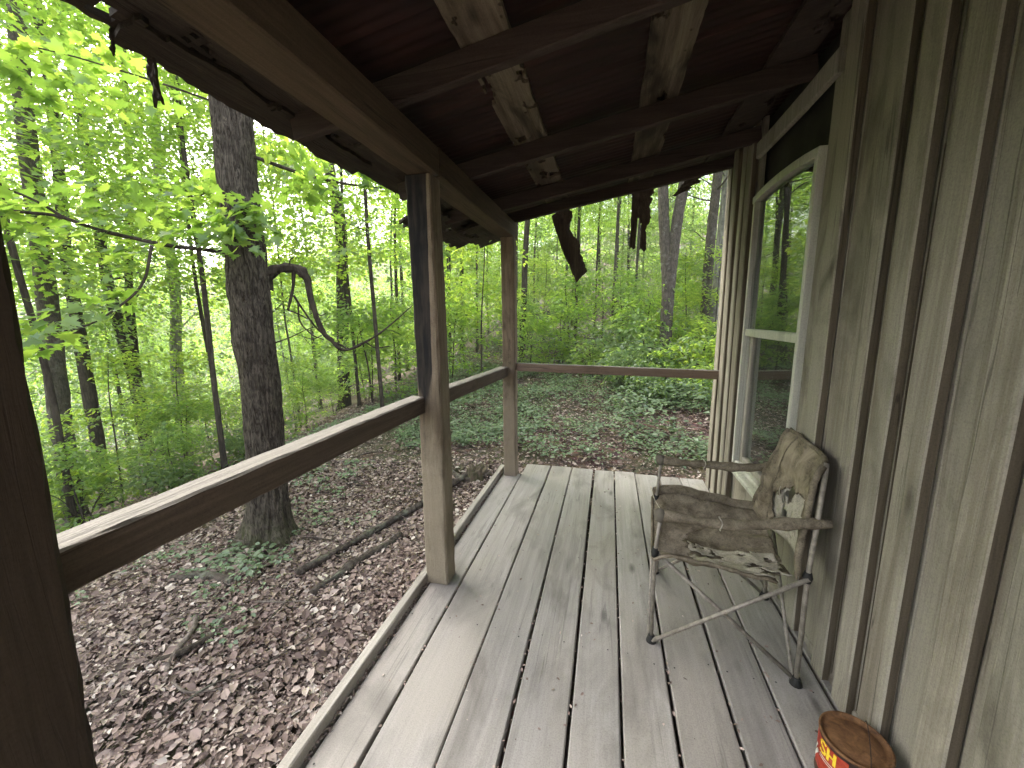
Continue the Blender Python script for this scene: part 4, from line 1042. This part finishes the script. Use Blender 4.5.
n = 0; placed2 = []
while n < 56:
    if n < 26: x, y = rf.uniform(-11, -6.3), rf.uniform(.8, 9.5)
    else: az = rf.uniform(R(-40), R(14)); d = rf.uniform(9.5, 17); x, y = d*math.sin(az), d*math.cos(az)
    if any((a-x)**2+(c-y)**2 < .7 for a, c in placed2): continue
    placed2.append((x, y))
    put(spr, n % 3, x, y, rf.uniform(0, 6.28), rf.uniform(.4, .75) if n < 26 else rf.uniform(.6, 1.2), KIND_S[n % 3], 'leafy saplings of the understorey'); n += 1
for i, (x, y, s) in enumerate(((1.0, 7.6, .7), (1.7, 8.2, .9), (.4, 8.6, .8), (2.4, 8.0, 1.), (.9, 9.0, 1.), (1.9, 9.4, 1.1), (-.4, 9.8, .8), (2.0, 7.0, .7), (.2, 10.6, 1.1), (1.6, 10.8, 1.2), (2.9, 9.5, 1.2), (-1.3, 11.2, .9), (-6.5, 4.2, .7), (-6.9, 3.4, .8), (-6.6, 5.6, .7), (-6.8, 6.4, .8), (.9, 13., 1.3), (1.8, 12.6, 1.3))):
    put(shr, i % 2, x, y, rf.uniform(0, 6.28), s, KIND_B[i % 2], 'low shrubs on the forest floor')
# the wood farther off reads as one mass of leaves
def far_wood():
    r = np.random.default_rng(44); C = []
    while len(C) < 1900:
        az = r.uniform(R(-100), R(30)); d = r.uniform(34, 62); x, y = d*math.sin(az), d*math.cos(az); z0 = gz(x, y)
        z = z0+r.uniform(.3, 21 if az > R(-34) else 8)
        if noise.noise(Vector((x*.16, y*.16, z*.22)))+.25*(z-z0-9)/8 > .12: continue
        C.append((x, y, z))
    P, Fw, Nn = sprays(np.array(C), r.uniform(1.0, 2.2, len(C)), 60, r, .3, .3)
    o = link('distant_wood', leaf_mesh('distant_wood', LEAF4, P, Fw, Nn, r.uniform(.2, .42, len(P))), M['leaf_bright'])
    tag(o, 'far-off wood of massed green foliage behind the nearer trees', 'distant wood', kind='stuff')
far_wood()
# thin bare background stems
for i, (p0, p1, r_) in enumerate((((-6.54, 16.77), (-6.33, 16.85), .07), ((-7.98, 18.34), (-7.62, 18.49), .075), ((-5.19, 15.13), (-5.09, 15.17), .05), ((-7.54, 12.97), (-7.43, 13.03), .06), ((-3.68, 15.57), (-3.58, 15.59), .06), ((-5.9, 14.0), (-5.8, 14.1), .045), ((-7.1, 15.6), (-7.0, 15.5), .06), ((-1.2, 14.5), (-1.1, 14.5), .06), ((.1, 13.2), (.2, 13.2), .05), ((-4.4, 17.5), (-4.3, 17.5), .05), ((-2.0, 18.0), (-1.8, 18.0), .06), ((-.6, 17.0), (-.5, 17.1), .04), ((.9, 15.6), (1.0, 15.6), .05), ((-1.9, 21.0), (-1.8, 21.), .07), ((-5.0, 19.6), (-4.9, 19.6), .06), ((-6.2, 14.6), (-6.1, 14.6), .035), ((-9.2, 15.5), (-9.1, 15.5), .05), ((.3, 19.5), (.3, 19.5), .07), ((-3.1, 13.4), (-3.1, 13.5), .03))):
    z = gz(*p0)
    lab = ('slender stem in the woods seen left of the corner post', 'slender stem in the woods seen right of the corner post')[0 if math.atan2(p0[0], p0[1]) < R(-14.5) else 1]
    named_tree(lab, [[(*p0, z), (*p1, z+4.5), (p1[0]+.1, p1[1], z+6.)]], [(r_, r_*.5)], 'bark_dark' if i % 2 else 'bark_grey', i % 4 if i % 3 else None, 4.0, .6, 200+i, 'slender_tree', 7, 'slender stems behind the posts', 8, zf=.3, ll=1.2)

# ------------------------------------------------------------------ dead wood on the ground
def log(name, label, pts, r0, r1, mat, rough=.3, seed=1, sides=12, cat='log', flat=1.):
    pts = [(x, y, gz(x, y)+dz) for x, y, dz in pts]; base = np.array(pts[0])
    p = smooth_path(pts, 8); V, F = tube(p, np.linspace(r0, r1, len(p)), sides, rough, seed)
    b = MB(); b.add(V, F); o = b.build(name, M[mat], None, base, True); o.location = base; tag(o, label, cat); return o
log('fallen_pole', 'long straight dark fallen pole lying past the stained post', [(-2.33, 2.28, .05), (-2.1, 2.9, .06), (-1.83, 3.6, .07), (-1.55, 4.3, .06)], .03, .036, 'dead', .5, 2)
log('fallen_log', 'shorter grey rotting log lying nearest the deck edge', [(-2.05, 2.12, .02), (-1.93, 2.5, .04), (-1.80, 2.95, .03)], .034, .042, 'dead', .7, 7)
log('fallen_branch', 'flat grey piece of wood by the big trunk foot', [(-3.35, 2.08, .03), (-3.05, 2.12, .05), (-2.72, 2.10, .03)], .03, .04, 'dead', .4, 9, cat='branch')
log('fallen_branch', 'short pale crooked branch lying across the leaf litter', [(-2.72, 1.80, .03), (-2.55, 1.66, .06), (-2.45, 1.45, .05), (-2.38, 1.38, .03)], .014, .018, 'twig', .3, 11, 8, 'branch')
log('fallen_branch', 'dark stubby branch touching the short pale crooked branch', [(-2.62, 1.42, .02), (-2.45, 1.50, .05), (-2.37, 1.66, .04)], .018, .02, 'bark_dark', .3, 12, 8, 'branch')
log('twig', 'thin long twig nearest the edge board', [(-2.15, 1.15, .04), (-2.08, 1.35, .06), (-1.9, 1.55, .05), (-1.75, 1.78, .05)], .006, .004, 'dead', .2, 13, 6, 'twig')
log('twig', 'bent pale twig left of the thin long twig', [(-2.3, 1.35, .05), (-2.15, 1.32, .06), (-2.02, 1.38, .04)], .008, .005, 'twig', .2, 14, 6, 'twig')
log('twig', 'straight pale twig midway between the big trunk and deck', [(-2.35, 1.95, .05), (-2.15, 1.98, .06), (-1.95, 2.05, .05)], .007, .004, 'twig', .2, 15, 6, 'twig')
log('twig', 'twig standing aslant beside the straight pale twig', [(-2.12, 1.72, .03), (-2.1, 1.85, .08), (-2.12, 2.02, .08)], .006, .004, 'dead', .2, 16, 6, 'twig')
log('dead_stick', 'bare pale stick lying in the plants past the far deck end', [(-.55, 5.0, .05), (-.35, 5.5, .12), (-.1, 6.2, .15)], .008, .004, 'twig', .2, 17, 6, 'stick')
log('fallen_log', 'dark log behind the stump near the deck corner', [(-1.95, 4.35, .05), (-1.6, 4.1, .05), (-1.3, 4.2, .04)], .03, .035, 'dead', .4, 18)
# rotten stump by the corner of the deck
def stump(name, label, x, y, r_, h, seed):
    z = gz(x, y); V = []; F = []; ns, nr = 40, 9
    for i in range(nr):
        t = i/(nr-1)
        for j in range(ns):
            a = 2*math.pi*j/ns; ca, sa = math.cos(a), math.sin(a)
            hh = h*(.75+.35*noise.noise(Vector((ca*2, sa*2, seed)))+.15*noise.noise(Vector((ca*7, sa*7, seed))))
            rr = r_*(1+.35*(1-t)**2+.12*noise.noise(Vector((ca*3, sa*3, seed+t)))+.06*noise.noise(Vector((ca*10, sa*10, seed))))
            V.append((ca*rr, sa*rr, -.05+t*hh))
    for i in range(nr):
        t = 1-i/(nr-1)
        for j in range(ns):
            v = V[(nr-1)*ns+j]; V.append((v[0]*(.15+.62*t), v[1]*(.15+.62*t), v[2]*(.35+.62*t)))
    for i in range(2*nr-1):
        for j in range(ns): F.append([i*ns+j, i*ns+(j+1) % ns, (i+1)*ns+(j+1) % ns, (i+1)*ns+j])
    b = MB(); b.add(V, F); o = b.build(name, M['dead_moss'], None, (0, 0, 0), True); o.location = (x, y, z); tag(o, label, 'stump'); return o
stump('tree_stump', 'rotten mossy stump just outside the far deck corner', -1.48, 4.2, .12, .24, 3.)
stump('tree_stump', 'small dark hollow stump left of the mossy stump', -1.80, 4.35, .09, .16, 6.)
stump('tree_stump', 'tiny pale stump among plants near the cabin corner', .95, 5.9, .04, .32, 9.)

# thin moist air under the trees
def haze():
    b = MB(); x0, x1, y0, y1, z0, z1 = -134, 134, -114, 154, -45, 62
    b.add([(x, y, z) for z in (z0, z1) for x, y in ((x0, y0), (x1, y0), (x1, y1), (x0, y1))], [[3, 2, 1, 0], [4, 5, 6, 7], [0, 1, 5, 4], [1, 2, 6, 5], [2, 3, 7, 6], [3, 0, 4, 7]])
    k = NT('moist_air'); v = k.n('ShaderNodeVolumePrincipled', i_Density=HAZE); v.inputs['Color'].default_value = (.92, .95, .93, 1)
    o = k.n('ShaderNodeOutputMaterial'); k.L(v.outputs[0], o.inputs['Volume'])
    h = b.build('haze', k.m); tag(h, 'thin pale moist air between the trees', 'haze', kind='stuff')
HAZE = .0016
haze()
# ------------------------------------------------------------------ light, sky, camera
w = bpy.data.worlds.new('World'); scene.world = w; w.use_nodes = True
nt = w.node_tree; nt.nodes.clear()
sky = nt.nodes.new('ShaderNodeTexSky'); sky.sky_type = 'NISHITA'; sky.sun_disc = False
SUN_EL, SUN_AZ = R(44), R(-62)   # azimuth measured from +y towards +x
sky.sun_elevation = SUN_EL; sky.sun_rotation = SUN_AZ; sky.air_density = 1.0; sky.dust_density = 6.0; sky.ozone_density = 1.0
bg = nt.nodes.new('ShaderNodeBackground'); bg.inputs[1].default_value = .15
wo = nt.nodes.new('ShaderNodeOutputWorld'); hs = nt.nodes.new('ShaderNodeHueSaturation'); hs.inputs['Saturation'].default_value = .4     # thin overcast: a nearly white sky
nt.links.new(sky.outputs[0], hs.inputs['Color']); nt.links.new(hs.outputs[0], bg.inputs[0]); nt.links.new(bg.outputs[0], wo.inputs[0])
sd = bpy.data.lights.new('sun', 'SUN'); sd.energy = 1.5; sd.angle = R(40); sd.color = (1, .97, .92)
so = bpy.data.objects.new('sun', sd); COL.objects.link(so)
dv = Vector((math.sin(SUN_AZ)*math.cos(SUN_EL), math.cos(SUN_AZ)*math.cos(SUN_EL), math.sin(SUN_EL)))
so.rotation_euler = dv.to_track_quat('Z', 'Y').to_euler(); so.location = dv*50

cd = bpy.data.cameras.new('camera'); cam = bpy.data.objects.new('camera', cd); COL.objects.link(cam)
f_ = 390.; vx, vyy = 609-512., 317-384.
d1 = nrm((vx, vyy, f_)); vz = (f_*f_+vx*33)/(-vyy); dn = nrm((33., vz, f_)); Xa = np.cross(d1, -dn)
W = np.array([Xa, d1, -dn])              # world axes in camera space (x right, y down, z forward)
from mathutils import Matrix
r_, dwn, fw = W[:, 0], W[:, 1], W[:, 2]
cam.matrix_world = Matrix(((r_[0], -dwn[0], -fw[0], 0), (r_[1], -dwn[1], -fw[1], 0), (r_[2], -dwn[2], -fw[2], 1.5), (0, 0, 0, 1)))
cd.sensor_width = 36; cd.lens = f_/1024*36; cd.clip_start = .02; cd.clip_end = 1000
scene.camera = cam
vs = scene.view_settings; vs.view_transform = 'Standard'; vs.look = 'None'; vs.exposure = 2.92; vs.gamma = 1; vs.use_curve_mapping = False
scene.render.engine = 'CYCLES'
cy = scene.cycles; cy.max_bounces = 8; cy.diffuse_bounces = 4; cy.glossy_bounces = 3; cy.transmission_bounces = 5; cy.transparent_max_bounces = 8
cy.use_denoising = True; cy.caustics_reflective = False; cy.caustics_refractive = False
